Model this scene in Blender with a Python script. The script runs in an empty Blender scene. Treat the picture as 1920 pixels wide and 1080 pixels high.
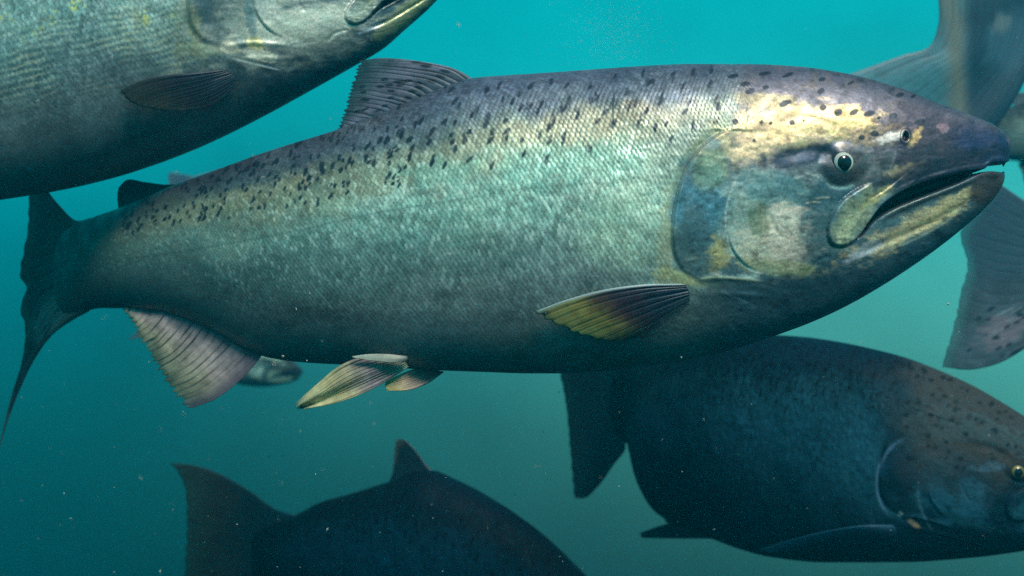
import bpy, math, random
import numpy as np

# ------------------------------------------------------------------ camera, light, world
SC = bpy.context.scene
COL = SC.collection
FOC = 40.0
K1 = 36.0 / FOC / 1920.0            # metres per photo pixel at one metre distance

cam_data = bpy.data.cameras.new('camera')
cam_data.lens = FOC
cam_data.sensor_width = 36.0
cam_data.clip_start = 0.02
cam_data.clip_end = 200.0
cam_data.dof.use_dof = True
cam_data.dof.focus_distance = 1.05
cam_data.dof.aperture_fstop = 4.8
cam = bpy.data.objects.new('camera', cam_data)
COL.objects.link(cam)
cam.location = (0, 0, 0)
cam.rotation_euler = (math.radians(90), 0, 0)
SC.camera = cam

SUN_DIR = np.array([0.32, -0.64, 0.86])
SUN_DIR /= np.linalg.norm(SUN_DIR)
sun_elev = math.asin(SUN_DIR[2])
sun_az = math.atan2(SUN_DIR[0], SUN_DIR[1])

world = bpy.data.worlds.new('World')
SC.world = world
world.use_nodes = True
nt = world.node_tree
sky = nt.nodes.new('ShaderNodeTexSky')
sky.sky_type = 'NISHITA'
sky.sun_disc = False
sky.sun_elevation = sun_elev
sky.sun_rotation = sun_az
bgn = nt.nodes['Background']
bgn.inputs['Strength'].default_value = 0.11
nt.links.new(sky.outputs[0], bgn.inputs['Color'])

sun_data = bpy.data.lights.new('sun', 'SUN')
sun_data.energy = 4.2
sun_data.angle = math.radians(14.0)
sun_data.color = (1.0, 0.97, 0.86)
sun = bpy.data.objects.new('sun', sun_data)
COL.objects.link(sun)
from mathutils import Vector
sun.rotation_euler = Vector(SUN_DIR.tolist()).to_track_quat('Z', 'Y').to_euler()
sun.location = (1, -2, 4)

SC.view_settings.view_transform = 'Standard'
SC.view_settings.look = 'None'
SC.view_settings.exposure = 0.0
SC.view_settings.gamma = 1.0
SC.view_settings.use_curve_mapping = False
SC.cycles.use_denoising = False
SC.cycles.max_bounces = 6
SC.cycles.diffuse_bounces = 3
SC.cycles.glossy_bounces = 2
SC.cycles.transmission_bounces = 3
SC.cycles.volume_bounces = 1
SC.cycles.sample_clamp_indirect = 4.0


# ------------------------------------------------------------------ small helpers
def lin(c):
    c = np.asarray(c, dtype=float) / 255.0
    return np.where(c <= 0.04045, c / 12.92, ((c + 0.055) / 1.055) ** 2.4)


def P(px, py, d):
    px = np.asarray(px, float); py = np.asarray(py, float); d = np.asarray(d, float)
    return np.stack([(px - 960.0) * K1 * d, d + 0 * px, -(py - 540.0) * K1 * d], axis=-1)


def pchip(xs, ys, x):
    xs = np.asarray(xs, float); ys = np.asarray(ys, float); x = np.asarray(x, float)
    h = np.diff(xs); dl = np.diff(ys) / h
    m = np.zeros(len(xs))
    for i in range(1, len(xs) - 1):
        if dl[i - 1] * dl[i] > 0:
            w1 = 2 * h[i] + h[i - 1]; w2 = h[i] + 2 * h[i - 1]
            m[i] = (w1 + w2) / (w1 / dl[i - 1] + w2 / dl[i])
    m[0] = dl[0]; m[-1] = dl[-1]
    xc = np.clip(x, xs[0], xs[-1])
    i = np.clip(np.searchsorted(xs, xc) - 1, 0, len(h) - 1)
    t = (xc - xs[i]) / h[i]
    return ((1 + 2 * t) * (1 - t) ** 2 * ys[i] + t * (1 - t) ** 2 * h[i] * m[i]
            + t * t * (3 - 2 * t) * ys[i + 1] + t * t * (t - 1) * h[i] * m[i + 1])


def sst(e0, e1, x):
    t = np.clip((x - e0) / (e1 - e0), 0, 1)
    return t * t * (3 - 2 * t)


_rng = np.random.RandomState(7)
_LAT = _rng.rand(256, 256)


def vnoise(x, y):
    xi = np.floor(x).astype(int); yi = np.floor(y).astype(int)
    fx = x - xi; fy = y - yi
    fx = fx * fx * fx * (fx * (fx * 6 - 15) + 10); fy = fy * fy * fy * (fy * (fy * 6 - 15) + 10)
    a = _LAT[xi & 255, yi & 255]; b = _LAT[(xi + 1) & 255, yi & 255]
    c = _LAT[xi & 255, (yi + 1) & 255]; d = _LAT[(xi + 1) & 255, (yi + 1) & 255]
    return (a * (1 - fx) + b * fx) * (1 - fy) + (c * (1 - fx) + d * fx) * fy


def fbm(x, y, s, oct=4, seed=0.0):
    """-1..1 fractal noise, s is the size of the largest cell"""
    v = 0; am = 1.0; tot = 0
    x = x / s + seed * 17.31; y = y / s + seed * 9.77
    for o in range(oct):
        v = v + am * vnoise(x, y); tot += am
        x = x * 2.03 + 11.1; y = y * 2.03 + 5.7; am *= 0.55
    return (v / tot - 0.5) * 2.6


def polydist(x, y, pts):
    """distance to a polyline, side (+ = right hand of travel, in photo coordinates) and place along it (0..1)"""
    pts = np.asarray(pts, float)
    best = np.full(x.shape, 1e9); side = np.zeros(x.shape); par = np.zeros(x.shape)
    n = len(pts) - 1
    for i in range(n):
        ax, ay = pts[i]; bx, by = pts[i + 1]
        dx, dy = bx - ax, by - ay
        L2 = dx * dx + dy * dy
        t = np.clip(((x - ax) * dx + (y - ay) * dy) / L2, 0, 1)
        d = np.hypot(x - ax - t * dx, y - ay - t * dy)
        m = d < best
        best = np.where(m, d, best)
        s = dx * (y - ay) - dy * (x - ax)
        side = np.where(m, np.sign(s), side)
        par = np.where(m, (i + t) / n, par)
    return best, side, par


def smooth_line(pts, n=40):
    pts = np.asarray(pts, float)
    t = np.concatenate([[0], np.cumsum(np.linalg.norm(np.diff(pts, axis=0), axis=1))])
    t /= t[-1]
    tt = np.linspace(0, 1, n)
    if len(pts) < 3:
        return np.stack([np.interp(tt, t, pts[:, k]) for k in range(pts.shape[1])], -1)
    return np.stack([catmull(t, pts[:, k], tt) for k in range(pts.shape[1])], -1)


def catmull(t, y, tt):
    m = np.gradient(y, t)
    h = np.diff(t)
    i = np.clip(np.searchsorted(t, tt) - 1, 0, len(h) - 1)
    u = (tt - t[i]) / h[i]
    return ((1 + 2 * u) * (1 - u) ** 2 * y[i] + u * (1 - u) ** 2 * h[i] * m[i]
            + u * u * (3 - 2 * u) * y[i + 1] + u * u * (u - 1) * h[i] * m[i + 1])


# ------------------------------------------------------------------ mesh helpers
def mesh_from(name, verts, quads, mat, parent, cols=None, origin=(0, 0, 0), tris=None):
    me = bpy.data.meshes.new(name)
    v = np.asarray(verts, float).reshape(-1, 3) - np.asarray(origin)
    q = np.asarray(quads, np.int32).reshape(-1, 4)
    nt_ = 0 if tris is None else len(tris)
    me.vertices.add(len(v))
    me.vertices.foreach_set('co', v.astype(np.float32).ravel())
    loops = q.ravel()
    if nt_:
        loops = np.concatenate([loops, np.asarray(tris, np.int32).ravel()])
    me.loops.add(len(loops))
    me.loops.foreach_set('vertex_index', loops.astype(np.int32))
    starts = np.arange(len(q)) * 4
    if nt_:
        starts = np.concatenate([starts, len(q) * 4 + np.arange(nt_) * 3])
    me.polygons.add(len(starts))
    me.polygons.foreach_set('loop_start', starts.astype(np.int32))
    me.update(calc_edges=True)
    me.validate()
    me.polygons.foreach_set('use_smooth', np.ones(len(me.polygons), dtype=bool))
    if cols is not None:
        c = np.asarray(cols, float).reshape(-1, cols.shape[-1])
        if c.shape[1] == 3:
            c = np.concatenate([c, np.ones((len(c), 1))], 1)
        at = me.color_attributes.new('pigment', 'FLOAT_COLOR', 'POINT')
        at.data.foreach_set('color', c.astype(np.float32).ravel())
    me.materials.append(mat)
    ob = bpy.data.objects.new(name, me)
    COL.objects.link(ob)
    if parent is not None:
        ob.parent = parent
    return ob


def node(nt_, kind, **kw):
    n = nt_.nodes.new(kind)
    for k_, v_ in kw.items():
        setattr(n, k_, v_)
    return n


def skin_material(name, rough=(0.28, 0.5), metallic=0.25, spec=0.5, grain=0.25, coat=0.0):
    m = bpy.data.materials.new(name); m.use_nodes = True
    t = m.node_tree; b = t.nodes['Principled BSDF']
    at = node(t, 'ShaderNodeAttribute', attribute_name='pigment')
    tc = node(t, 'ShaderNodeTexCoord')
    n1 = node(t, 'ShaderNodeTexNoise'); n1.inputs['Scale'].default_value = 420.0; n1.inputs['Detail'].default_value = 3
    n2 = node(t, 'ShaderNodeTexNoise'); n2.inputs['Scale'].default_value = 55.0; n2.inputs['Detail'].default_value = 5
    for n in (n1, n2):
        t.links.new(tc.outputs['Object'], n.inputs['Vector'])
    mr = node(t, 'ShaderNodeMapRange')
    mr.inputs['From Min'].default_value = 0.3; mr.inputs['From Max'].default_value = 0.7
    mr.inputs['To Min'].default_value = 1 - grain; mr.inputs['To Max'].default_value = 1 + grain
    t.links.new(n1.outputs['Fac'], mr.inputs['Value'])
    mx = node(t, 'ShaderNodeVectorMath', operation='SCALE')
    t.links.new(at.outputs['Color'], mx.inputs[0]); t.links.new(mr.outputs[0], mx.inputs['Scale'])
    t.links.new(mx.outputs[0], b.inputs['Base Color'])
    r = node(t, 'ShaderNodeMapRange')
    r.inputs['From Min'].default_value = 0.35; r.inputs['From Max'].default_value = 0.65
    r.inputs['To Min'].default_value = rough[0]; r.inputs['To Max'].default_value = rough[1]
    t.links.new(n2.outputs['Fac'], r.inputs['Value']); t.links.new(r.outputs[0], b.inputs['Roughness'])
    b.inputs['Metallic'].default_value = metallic
    b.inputs['Specular IOR Level'].default_value = spec
    return m


def fin_material(name):
    m = bpy.data.materials.new(name); m.use_nodes = True
    t = m.node_tree; b = t.nodes['Principled BSDF']
    at = node(t, 'ShaderNodeAttribute', attribute_name='pigment')
    t.links.new(at.outputs['Color'], b.inputs['Base Color'])
    b.inputs['Roughness'].default_value = 0.45
    tr = node(t, 'ShaderNodeBsdfTranslucent')
    t.links.new(at.outputs['Color'], tr.inputs['Color'])
    mix = node(t, 'ShaderNodeMixShader'); mix.inputs['Fac'].default_value = 0.3
    t.links.new(b.outputs[0], mix.inputs[1]); t.links.new(tr.outputs[0], mix.inputs[2])
    # thin membrane: the attribute's alpha lets the water show through
    tp = node(t, 'ShaderNodeBsdfTransparent')
    mix2 = node(t, 'ShaderNodeMixShader')
    t.links.new(at.outputs['Alpha'], mix2.inputs['Fac'])
    t.links.new(tp.outputs[0], mix2.inputs[1]); t.links.new(mix.outputs[0], mix2.inputs[2])
    t.links.new(mix2.outputs[0], t.nodes['Material Output'].inputs['Surface'])
    return m


def plain(name, col, rough=0.4, metallic=0.0, spec=0.5):
    m = bpy.data.materials.new(name); m.use_nodes = True
    t = m.node_tree; b = t.nodes['Principled BSDF']
    n = node(t, 'ShaderNodeTexNoise'); n.inputs['Scale'].default_value = 300
    r = node(t, 'ShaderNodeMix', data_type='RGBA')
    r.inputs['A'].default_value = (*[c * 0.75 for c in col], 1); r.inputs['B'].default_value = (*[min(1, c * 1.2) for c in col], 1)
    t.links.new(n.outputs['Fac'], r.inputs['Factor']); t.links.new(r.outputs['Result'], b.inputs['Base Color'])
    b.inputs['Roughness'].default_value = rough; b.inputs['Metallic'].default_value = metallic
    b.inputs['Specular IOR Level'].default_value = spec
    return m


M_SKIN = skin_material('salmon skin', (0.38, 0.56), 0.45)
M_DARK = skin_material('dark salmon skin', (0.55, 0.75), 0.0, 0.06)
M_FIN = fin_material('salmon fin')
M_PUPIL = plain('pupil', (0.003, 0.004, 0.006), 0.08)
M_IRIS = plain('iris', (0.54, 0.54, 0.47), 0.32, 0.2)
M_IRIS_GOLD = plain('gold iris', (0.26, 0.20, 0.06), 0.3, 0.2)
M_EYE = plain('eyeball', (0.020, 0.030, 0.036), 0.32)
M_SPECK = plain('speck', (0.55, 0.60, 0.55), 0.6)

# ------------------------------------------------------------------ the water beyond
def water_dome():
    R = 13.0
    nu, nv = 96, 60
    el = np.radians(np.linspace(-90, 38, nv)); az = np.radians(np.linspace(0, 360, nu, endpoint=False))
    E, A = np.meshgrid(el, az, indexing='ij')
    v = np.stack([np.cos(E) * np.sin(A), np.cos(E) * np.cos(A), np.sin(E)], -1) * R
    idx = np.arange(nu * nv).reshape(nv, nu)
    a = idx[:-1]; b = np.roll(idx, -1, 1)[:-1]; c = np.roll(idx, -1, 1)[1:]; d = idx[1:]
    q = np.stack([a, b, c, d], -1).reshape(-1, 4)
    m = bpy.data.materials.new('open water'); m.use_nodes = True
    t = m.node_tree; t.nodes.remove(t.nodes['Principled BSDF'])
    em = node(t, 'ShaderNodeEmission')  # dome glows: light scattered in the water put into its colour, dimmer below
    tc = node(t, 'ShaderNodeTexCoord')
    nrm = node(t, 'ShaderNodeVectorMath', operation='NORMALIZE')
    t.links.new(tc.outputs['Object'], nrm.inputs[0])
    sp = node(t, 'ShaderNodeSeparateXYZ'); t.links.new(nrm.outputs[0], sp.inputs[0])
    mr = node(t, 'ShaderNodeMapRange')
    mr.inputs['From Min'].default_value = -0.5; mr.inputs['From Max'].default_value = 0.5
    t.links.new(sp.outputs['Z'], mr.inputs['Value'])

    def ramp(stops):
        r = node(t, 'ShaderNodeValToRGB'); r.color_ramp.interpolation = 'B_SPLINE'
        e = r.color_ramp.elements
        while len(e) < len(stops):
            e.new(0.5)
        for el_, (z, c) in zip(e, stops):
            el_.position = z + 0.5; el_.color = (*lin(c), 1)
        t.links.new(mr.outputs[0], r.inputs['Fac'])
        return r
    left = ramp(WATER_LEFT); right = ramp(WATER_RIGHT)
    mx = node(t, 'ShaderNodeMapRange', interpolation_type='SMOOTHSTEP')
    mx.inputs['From Min'].default_value = -0.40; mx.inputs['From Max'].default_value = 0.50
    t.links.new(sp.outputs['X'], mx.inputs['Value'])
    mix = node(t, 'ShaderNodeMix', data_type='RGBA')
    t.links.new(mx.outputs[0], mix.inputs['Factor'])
    t.links.new(left.outputs[0], mix.inputs['A']); t.links.new(right.outputs[0], mix.inputs['B'])
    nz = node(t, 'ShaderNodeTexNoise'); nz.inputs['Scale'].default_value = 5.0; nz.inputs['Detail'].default_value = 4
    t.links.new(nrm.outputs[0], nz.inputs['Vector'])
    nm = node(t, 'ShaderNodeMapRange'); nm.inputs['From Min'].default_value = 0.3; nm.inputs['From Max'].default_value = 0.7
    nm.inputs['To Min'].default_value = 0.82; nm.inputs['To Max'].default_value = 1.18
    t.links.new(nz.outputs['Fac'], nm.inputs['Value'])
    t.links.new(nm.outputs[0], em.inputs['Strength'])
    t.links.new(mix.outputs['Result'], em.inputs['Color'])
    t.links.new(em.outputs[0], t.nodes['Material Output'].inputs['Surface'])
    o = mesh_from('water', v, q, m, None)
    o['kind'] = 'structure'
    o['label'] = 'open teal water behind the salmon, darker towards the bottom'


WATER_LEFT = [(-0.5, (0, 10, 16)), (-0.25, (0, 46, 50)), (-0.12, (8, 84, 80)), (0.02, (0, 122, 130)),
              (0.12, (0, 164, 172)), (0.25, (0, 190, 196)), (0.5, (0, 205, 210))]
WATER_RIGHT = [(-0.5, (4, 18, 20)), (-0.30, (20, 56, 54)), (-0.18, (56, 108, 98)), (-0.02, (100, 202, 184)),
               (0.12, (30, 192, 190)), (0.25, (0, 190, 196)), (0.5, (0, 205, 210))]
water_dome()


def haze_box():
    lo = np.array([-4.0, -0.8, -2.4]); hi = np.array([4.0, 4.6, 1.5])
    v = np.array([[(lo, hi)[i & 1][0], (lo, hi)[(i >> 1) & 1][1], (lo, hi)[(i >> 2) & 1][2]] for i in range(8)])
    q = [(0, 2, 3, 1), (4, 5, 7, 6), (0, 1, 5, 4), (2, 6, 7, 3), (0, 4, 6, 2), (1, 3, 7, 5)]
    m = bpy.data.materials.new('murky water'); m.use_nodes = True
    t = m.node_tree; t.nodes.remove(t.nodes['Principled BSDF'])
    pv = node(t, 'ShaderNodeVolumePrincipled')
    pv.inputs['Color'].default_value = (0.01, 0.60, 0.80, 1)
    pv.inputs['Density'].default_value = 0.085
    pv.inputs['Anisotropy'].default_value = 0.6
    t.links.new(pv.outputs[0], t.nodes['Material Output'].inputs['Volume'])
    o = mesh_from('haze', v, q, m, None)
    for p in o.data.polygons:
        p.use_smooth = False
    o['kind'] = 'stuff'
    o['label'] = 'murky teal water around all of the fish'


haze_box()

# ------------------------------------------------------------------ the salmon's outline (coordinates as measured on the large fish)
TOP_C = [(100, 440), (145, 419), (180, 406), (222, 392), (280, 368), (345, 342), (400, 323), (450, 305), (500, 287), (560, 268),
         (620, 250), (700, 222), (780, 188), (850, 160), (890, 148), (950, 143), (1000, 140), (1100, 133), (1200, 126),
         (1300, 122), (1400, 122), (1500, 127), (1560, 135), (1600, 143), (1650, 156), (1700, 172), (1750, 193),
         (1800, 210), (1820, 218), (1842, 226), (1862, 235), (1876, 245), (1885, 256), (1890, 270)]
BOT_C = [(100, 600), (130, 594), (160, 583), (190, 578), (230, 578), (280, 584), (330, 596), (380, 614), (430, 638), (470, 658), (520, 673),
         (580, 680), (700, 686), (800, 693), (900, 697), (1000, 700), (1050, 700), (1100, 698), (1150, 694), (1200, 688), (1250, 681),
         (1300, 672), (1350, 661), (1400, 647), (1450, 630), (1500, 612), (1550, 591), (1600, 566), (1650, 537),
         (1700, 505), (1750, 470), (1800, 431), (1830, 405), (1860, 374), (1875, 352), (1881, 337), (1882.5, 305), (1885, 301), (1888, 294), (1890, 286)]
WID_C = [(100, 2), (130, 12), (160, 22), (250, 42), (400, 66), (600, 104), (900, 138), (1150, 146), (1300, 140), (1450, 126),
         (1600, 106), (1700, 86), (1800, 60), (1850, 44), (1875, 31), (1885, 22), (1890, 9)]
XS = lambda L: [p[0] for p in L]
YS = lambda L: [p[1] for p in L]
LIP_U = [(1590, 462), (1612, 440), (1633, 410), (1656, 382), (1700, 354), (1740, 339), (1780, 328), (1820, 319), (1846, 316), (1856, 308), (1867, 304), (1900, 303)]
LIP_L = [(1590, 464), (1615, 445), (1640, 416), (1680, 391), (1720, 374), (1760, 359), (1800, 343), (1840, 325), (1858, 321), (1870, 322), (1900, 324)]

GILL = smooth_line([(1392, 232), (1352, 248), (1318, 272), (1296, 298), (1283, 322), (1270, 360), (1262, 400), (1259, 440), (1264, 478), (1278, 505), (1305, 524), (1350, 545)])
PREOP = smooth_line([(1380, 330), (1368, 362), (1361, 400), (1363, 440), (1375, 472), (1398, 498), (1438, 516)])
MAXIL = smooth_line([(1650, 335), (1610, 352), (1575, 378), (1557, 408), (1550, 440), (1556, 457), (1575, 464), (1598, 457), (1625, 432), (1645, 404), (1680, 372)])
LATL = smooth_line([(1270, 338), (1150, 343), (1000, 352), (850, 376), (700, 400), (560, 432), (400, 462), (200, 492)])


def relief(a, b, scalef, th):
    """outward relief in photo pixels, and the factor the half width is multiplied with (mouth)"""
    r = np.zeros_like(a); m = np.ones_like(a)
    hd = a > 1150
    x = a[hd]; y = b[hd]; rr = np.zeros_like(x); mm = np.ones_like(x)
    # gill cover: plate edge standing over the body
    d, s, t = polydist(x, y, GILL)
    f = sst(0, 0.12, t) * sst(1.0, 0.55, t)
    rr += f * np.where(s < 0, 6.5 * np.exp(-d / 30) * sst(0, 5, d), -3.0 * np.exp(-d / 9.0) * sst(0, 2, d)) * (0.75 + 0.5 * fbm(x, y, 60, 2, 71))
    d, s, t = polydist(x, y, PREOP)
    f = sst(0, 0.2, t) * sst(1.0, 0.75, t)
    rr += f * np.where(s < 0, 3.0 * np.exp(-d / 24) * sst(0, 3, d), -0.7 * np.exp(-d / 8.0)) * (0.8 + 0.5 * fbm(x, y, 50, 2, 72))
    # soft throat folds under the cover
    for ln, am in (([(1300, 524), (1350, 521), (1400, 524), (1440, 528)], 2.5), ([(1330, 548), (1390, 553), (1450, 556)], 1.6), ([(1440, 395), (1452, 425), (1468, 450)], -1.5), ([(1560, 477), (1530, 492), (1510, 520)], -2.2)):
        d, s, t = polydist(x, y, smooth_line(ln))
        rr += am * np.exp(-(d / 5.0) ** 2) * sst(0, .2, t) * sst(1, .8, t)
    # maxilla plate
    d, s, t = polydist(x, y, MAXIL)
    f = sst(0, 0.15, t)
    rr += f * np.where(s < 0, 5.0 * sst(0, 7, d) * np.exp(-d / 26), -2.2 * np.exp(-d / 6.0))
    # eye socket: raised ring with a groove round it
    ex = (x - 1582) / 1.12; ey = (y - 308)
    q = np.hypot(ex, ey)
    rr += 5.5 * sst(44, 12, q) - 1.0 * np.exp(-((q - 42) / 7.0) ** 2)
    # groove behind the eye
    d, s, t = polydist(x, y, smooth_line([(1556, 290), (1510, 283), (1460, 296), (1420, 318)]))
    rr -= 5.0 * np.exp(-(d / 14) ** 2) * sst(1.0, 0.3, t)
    d, s, t = polydist(x, y, smooth_line([(1568, 238), (1530, 222), (1490, 218), (1450, 226)]))
    rr -= 1.0 * np.exp(-(d / 6) ** 2) * sst(1.0, 0.6, t)
    # nostril
    q = np.hypot((x - 1697) / 1.0, (y - 256) / 1.6)
    rr += 2.5 * np.exp(-((q - 7.5) / 2.4) ** 2) - 7.0 * sst(6, 2, q)
    # jaw bone and groove under it
    d, s, t = polydist(x, y, smooth_line([(1600, 480), (1660, 455), (1740, 420), (1800, 388), (1850, 358)]))
    rr -= 3.5 * np.exp(-(d / 7) ** 2) * sst(0, .15, t) * sst(1, .8, t)
    # lumpy bone
    rr += 2.0 * fbm(x, y, 80, 3, 2) + 0.40 * fbm(x, y * 2.0, 14, 4, 3)
    # the mouth
    yu = pchip(XS(LIP_U), YS(LIP_U), x); yl = pchip(XS(LIP_L), YS(LIP_L), x)
    e = np.minimum(y - yu, yl - y)
    inside = (x > 1592)
    pin = sst(-1.0, 9.0, e) * inside * sst(1592, 1650, x)
    front = sst(1800, 1850, x)
    pin = np.where(front > 0, np.maximum(pin, sst(0.0, 3.0, e) * front), pin)
    mm = 1 - pin * (0.70 + 0.30 * front)
    jaw = np.sqrt(np.clip(1 - (np.clip(x - 1869, 0, 21) / 21.0) ** 2, 0, 1))
    mm = np.where(y > yl - 1.5, mm * jaw, mm)
    mm = np.where((x > 1889.5) & (y > yu - 0.5), 0.0, mm)
    lip = np.exp(-((e + 5) / 5.0) ** 2) * sst(1640, 1700, x)
    rr = (rr * (1 - pin) + 1.6 * lip) * np.where(y > yl - 1.5, jaw, 1.0)
    # fade everything toward the nose tip so that nothing self-crosses
    fade = sst(1890, 1862, x)
    rr = rr * (0.15 + 0.85 * fade)
    r[hd] = rr; m[hd] = mm
    # broad muscle unevenness
    r += 3.0 * fbm(a, b, 170, 3, 5) * sst(100, 500, a)
    # scales: overlapping discs, their tail-side edge raised
    h, cell = scales(a, b, th, scalef)
    vr = scalef
    mask = scale_mask(a, b, vr)
    r += mask * h * 3.2
    return r, m, h, cell, mask


def scale_mask(a, b, v):
    d, s, t = polydist(a, b, GILL)
    behind = np.where((s > 0) | (b > 560), 1.0, 0.0) * sst(3, 18, d)
    top = np.where((b < 245) & (a > 1380), sst(1450, 1380, a), 1.0)
    behind = np.where((b < 245) & (a > 1340), sst(1460, 1390, a), behind)
    behind = behind * np.where(a > 1400, top, 1.0) * np.where((a > 1262) & (b > 300) & (s < 0), 0, 1)
    return behind * sst(1.02, 0.62, v) * (0.45 + 0.55 * sst(150, 700, a)) * sst(1500, 1400, a)


def scales(a, b, th, v):
    size = 9.6 * (0.42 + 0.58 * sst(50, 900, a)) * (1 - 0.25 * sst(1100, 1400, a))
    # integral of da/size, tabulated
    xs = np.linspace(0, 1950, 2000)
    sz = 9.6 * (0.42 + 0.58 * sst(50, 900, xs)) * (1 - 0.25 * sst(1100, 1400, xs))
    U = np.cumsum(1.0 / sz) * (xs[1] - xs[0])
    u = np.interp(a, xs, U) + 0.30 * fbm(a, b, 55, 3, 8)
    w = th / math.pi * 88 + 0.30 * fbm(a, b, 60, 3, 9) + 0.012 * (a - 800) * 0.35
    u = u + w * 0.22
    best = np.full(a.shape, -1.0); cell = np.zeros(a.shape)
    rows = np.floor(w)
    R = 0.74
    for dr in (-1, 0, 1):
        row = rows + dr
        off = np.where(np.mod(row, 2) > 0.5, 0.5, 0.0)
        cu0 = np.floor(u - off)
        for dc in (0, 1):
            cu = cu0 + dc + off
            du = u - cu; dw = w - (row + 0.5)
            q = np.hypot(du, dw * 0.8)
            hh = np.where(q < R, 0.5 - du / R * 0.45 - 0.25 * (q / R) ** 2, -1.0)
            idx = (np.mod(cu0 + dc, 251) * 3 + np.mod(row, 241) * 7)
            hv = _LAT[(idx.astype(int) * 13) & 255, (idx.astype(int) * 5 + row.astype(int)) & 255]
            m = hh > best
            best = np.where(m, hh, best); cell = np.where(m, hv, cell)
    return np.clip(best, 0, 1), cell


# ------------------------------------------------------------------ pigment
def mixc(c, col, m):
    return c * (1 - m[..., None]) + lin(col) * m[..., None]


def blob(c, x, y, cx, cy, rx, ry, ang, col, op=1.0, edge=0.5, nz=0.3, ns=30, seed=0, streak=1.0):
    A = math.radians(ang)
    ca, sa = math.cos(A), math.sin(A)
    near = (np.abs(x - cx) < 1.9 * max(rx, ry)) & (np.abs(y - cy) < 1.9 * max(rx, ry))
    if not near.any():
        return c
    xx = x[near]; yy = y[near]
    u = ((xx - cx) * ca + (yy - cy) * sa) / rx
    v = (-(xx - cx) * sa + (yy - cy) * ca) / ry
    q = np.hypot(u, v)
    if nz:
        q = q + nz * fbm(xx, yy * streak, ns, 4, seed + cx * 0.01)
    m = sst(1.0 + edge / 2, 1.0 - edge / 2, q) * op
    c[near] = mixc(c[near], col, m)
    return c


def stroke(c, x, y, pts, wdt, col, op=1.0, taper=0.2, side=None, nz=0.0):
    pts = smooth_line(pts) if len(pts) < 30 else pts
    pa = np.asarray(pts)
    lo = pa.min(0) - 4 * wdt; hi = pa.max(0) + 4 * wdt
    near = (x > lo[0]) & (x < hi[0]) & (y > lo[1]) & (y < hi[1])
    if not near.any():
        return c
    d, s, t = polydist(x[near], y[near], pts)
    if nz:
        d = d + nz * fbm(x[near], y[near], 9, 3, 4)
    m = np.exp(-(np.maximum(d, 0) / wdt) ** 2) * sst(0, taper, t) * sst(1, 1 - taper, t) * op
    if side is not None:
        m = m * (s * side > 0)
    c[near] = mixc(c[near], col, m)
    return c


C3 = [(1130, 235), (1060, 265), (1510, 240), (1640, 250), (1850, 285), (860, 265), (830, 235), (1150, 320), (1205, 330), (1645, 325), (1675, 315), (1520, 330), (1480, 375), (1500, 370), (1345, 385), (1365, 350), (1855, 370), (1895, 350), (1725, 390), (1680, 445), (1570, 410), (1435, 440), (1410, 480), (1770, 455), (1910, 450), (1065, 420), (1050, 465), (975, 410), (1000, 380), (905, 350), (880, 330), (820, 445), (880, 450), (750, 500), (735, 560), (580, 520), (500, 550), (460, 550), (385, 590), (380, 650), (640, 590), (625, 545), (860, 520), (865, 560), (960, 500), (935, 550), (1165, 440), (1170, 500), (1170, 535), (1090, 500), (1080, 550), (1355, 520), (1490, 520), (1490, 555), (1255, 550), (1410, 560), (1640, 600), (1265, 630), (1395, 650), (760, 640), (750, 675), (960, 660), (1090, 690), (820, 690), (515, 640), (510, 680), (425, 680), (290, 660), (230, 650), (130, 690), (130, 710), (190, 700), (60, 760), (625, 640), (690, 440), (655, 465), (510, 750), (880, 600), (1310, 240), (1420, 220), (1780, 190), (1250, 370), (1300, 360), (1240, 290)]
BODY_SPOTS = [(560 + x / 3, 80 + y / 3) for x, y in C3]
C1 = [(15, 100), (60, 140), (45, 150), (30, 290), (75, 370), (108, 215), (102, 245), (130, 355), (155, 425), (165, 105), (215, 165), (245, 245), (225, 290), (265, 355), (355, 90), (350, 155), (380, 225), (390, 265), (380, 340), (265, 95)]
BODY_SPOTS += [(1200 + x / 2.667, 100 + y / 2.667) for x, y in C1]
H1 = [(465, 115, 10, 4), (625, 100, 11, 3.5), (525, 155, 10, 5), (550, 190, 10, 5), (630, 170, 6, 4), (740, 108, 12, 3.5), (910, 130, 7, 4), (905, 188, 7, 5.5), (1055, 148, 7, 3), (725, 250, 12, 5.5), (915, 272, 7, 6), (990, 295, 8, 7), (1070, 295, 9, 5.5), (1145, 302, 10, 6), (1265, 315, 7.5, 6.5), (1300, 208, 7.5, 4.5), (1365, 215, 6, 3), (1400, 345, 10, 6.5), (605, 345, 4, 3.5), (652, 350, 4, 3), (760, 347, 6, 5), (818, 338, 3, 2.5), (570, 437, 3.5, 3.5), (475, 345, 6, 6), (1110, 420, 6, 5), (1175, 402, 8, 6), (1195, 322, 4, 2.5)]


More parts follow.
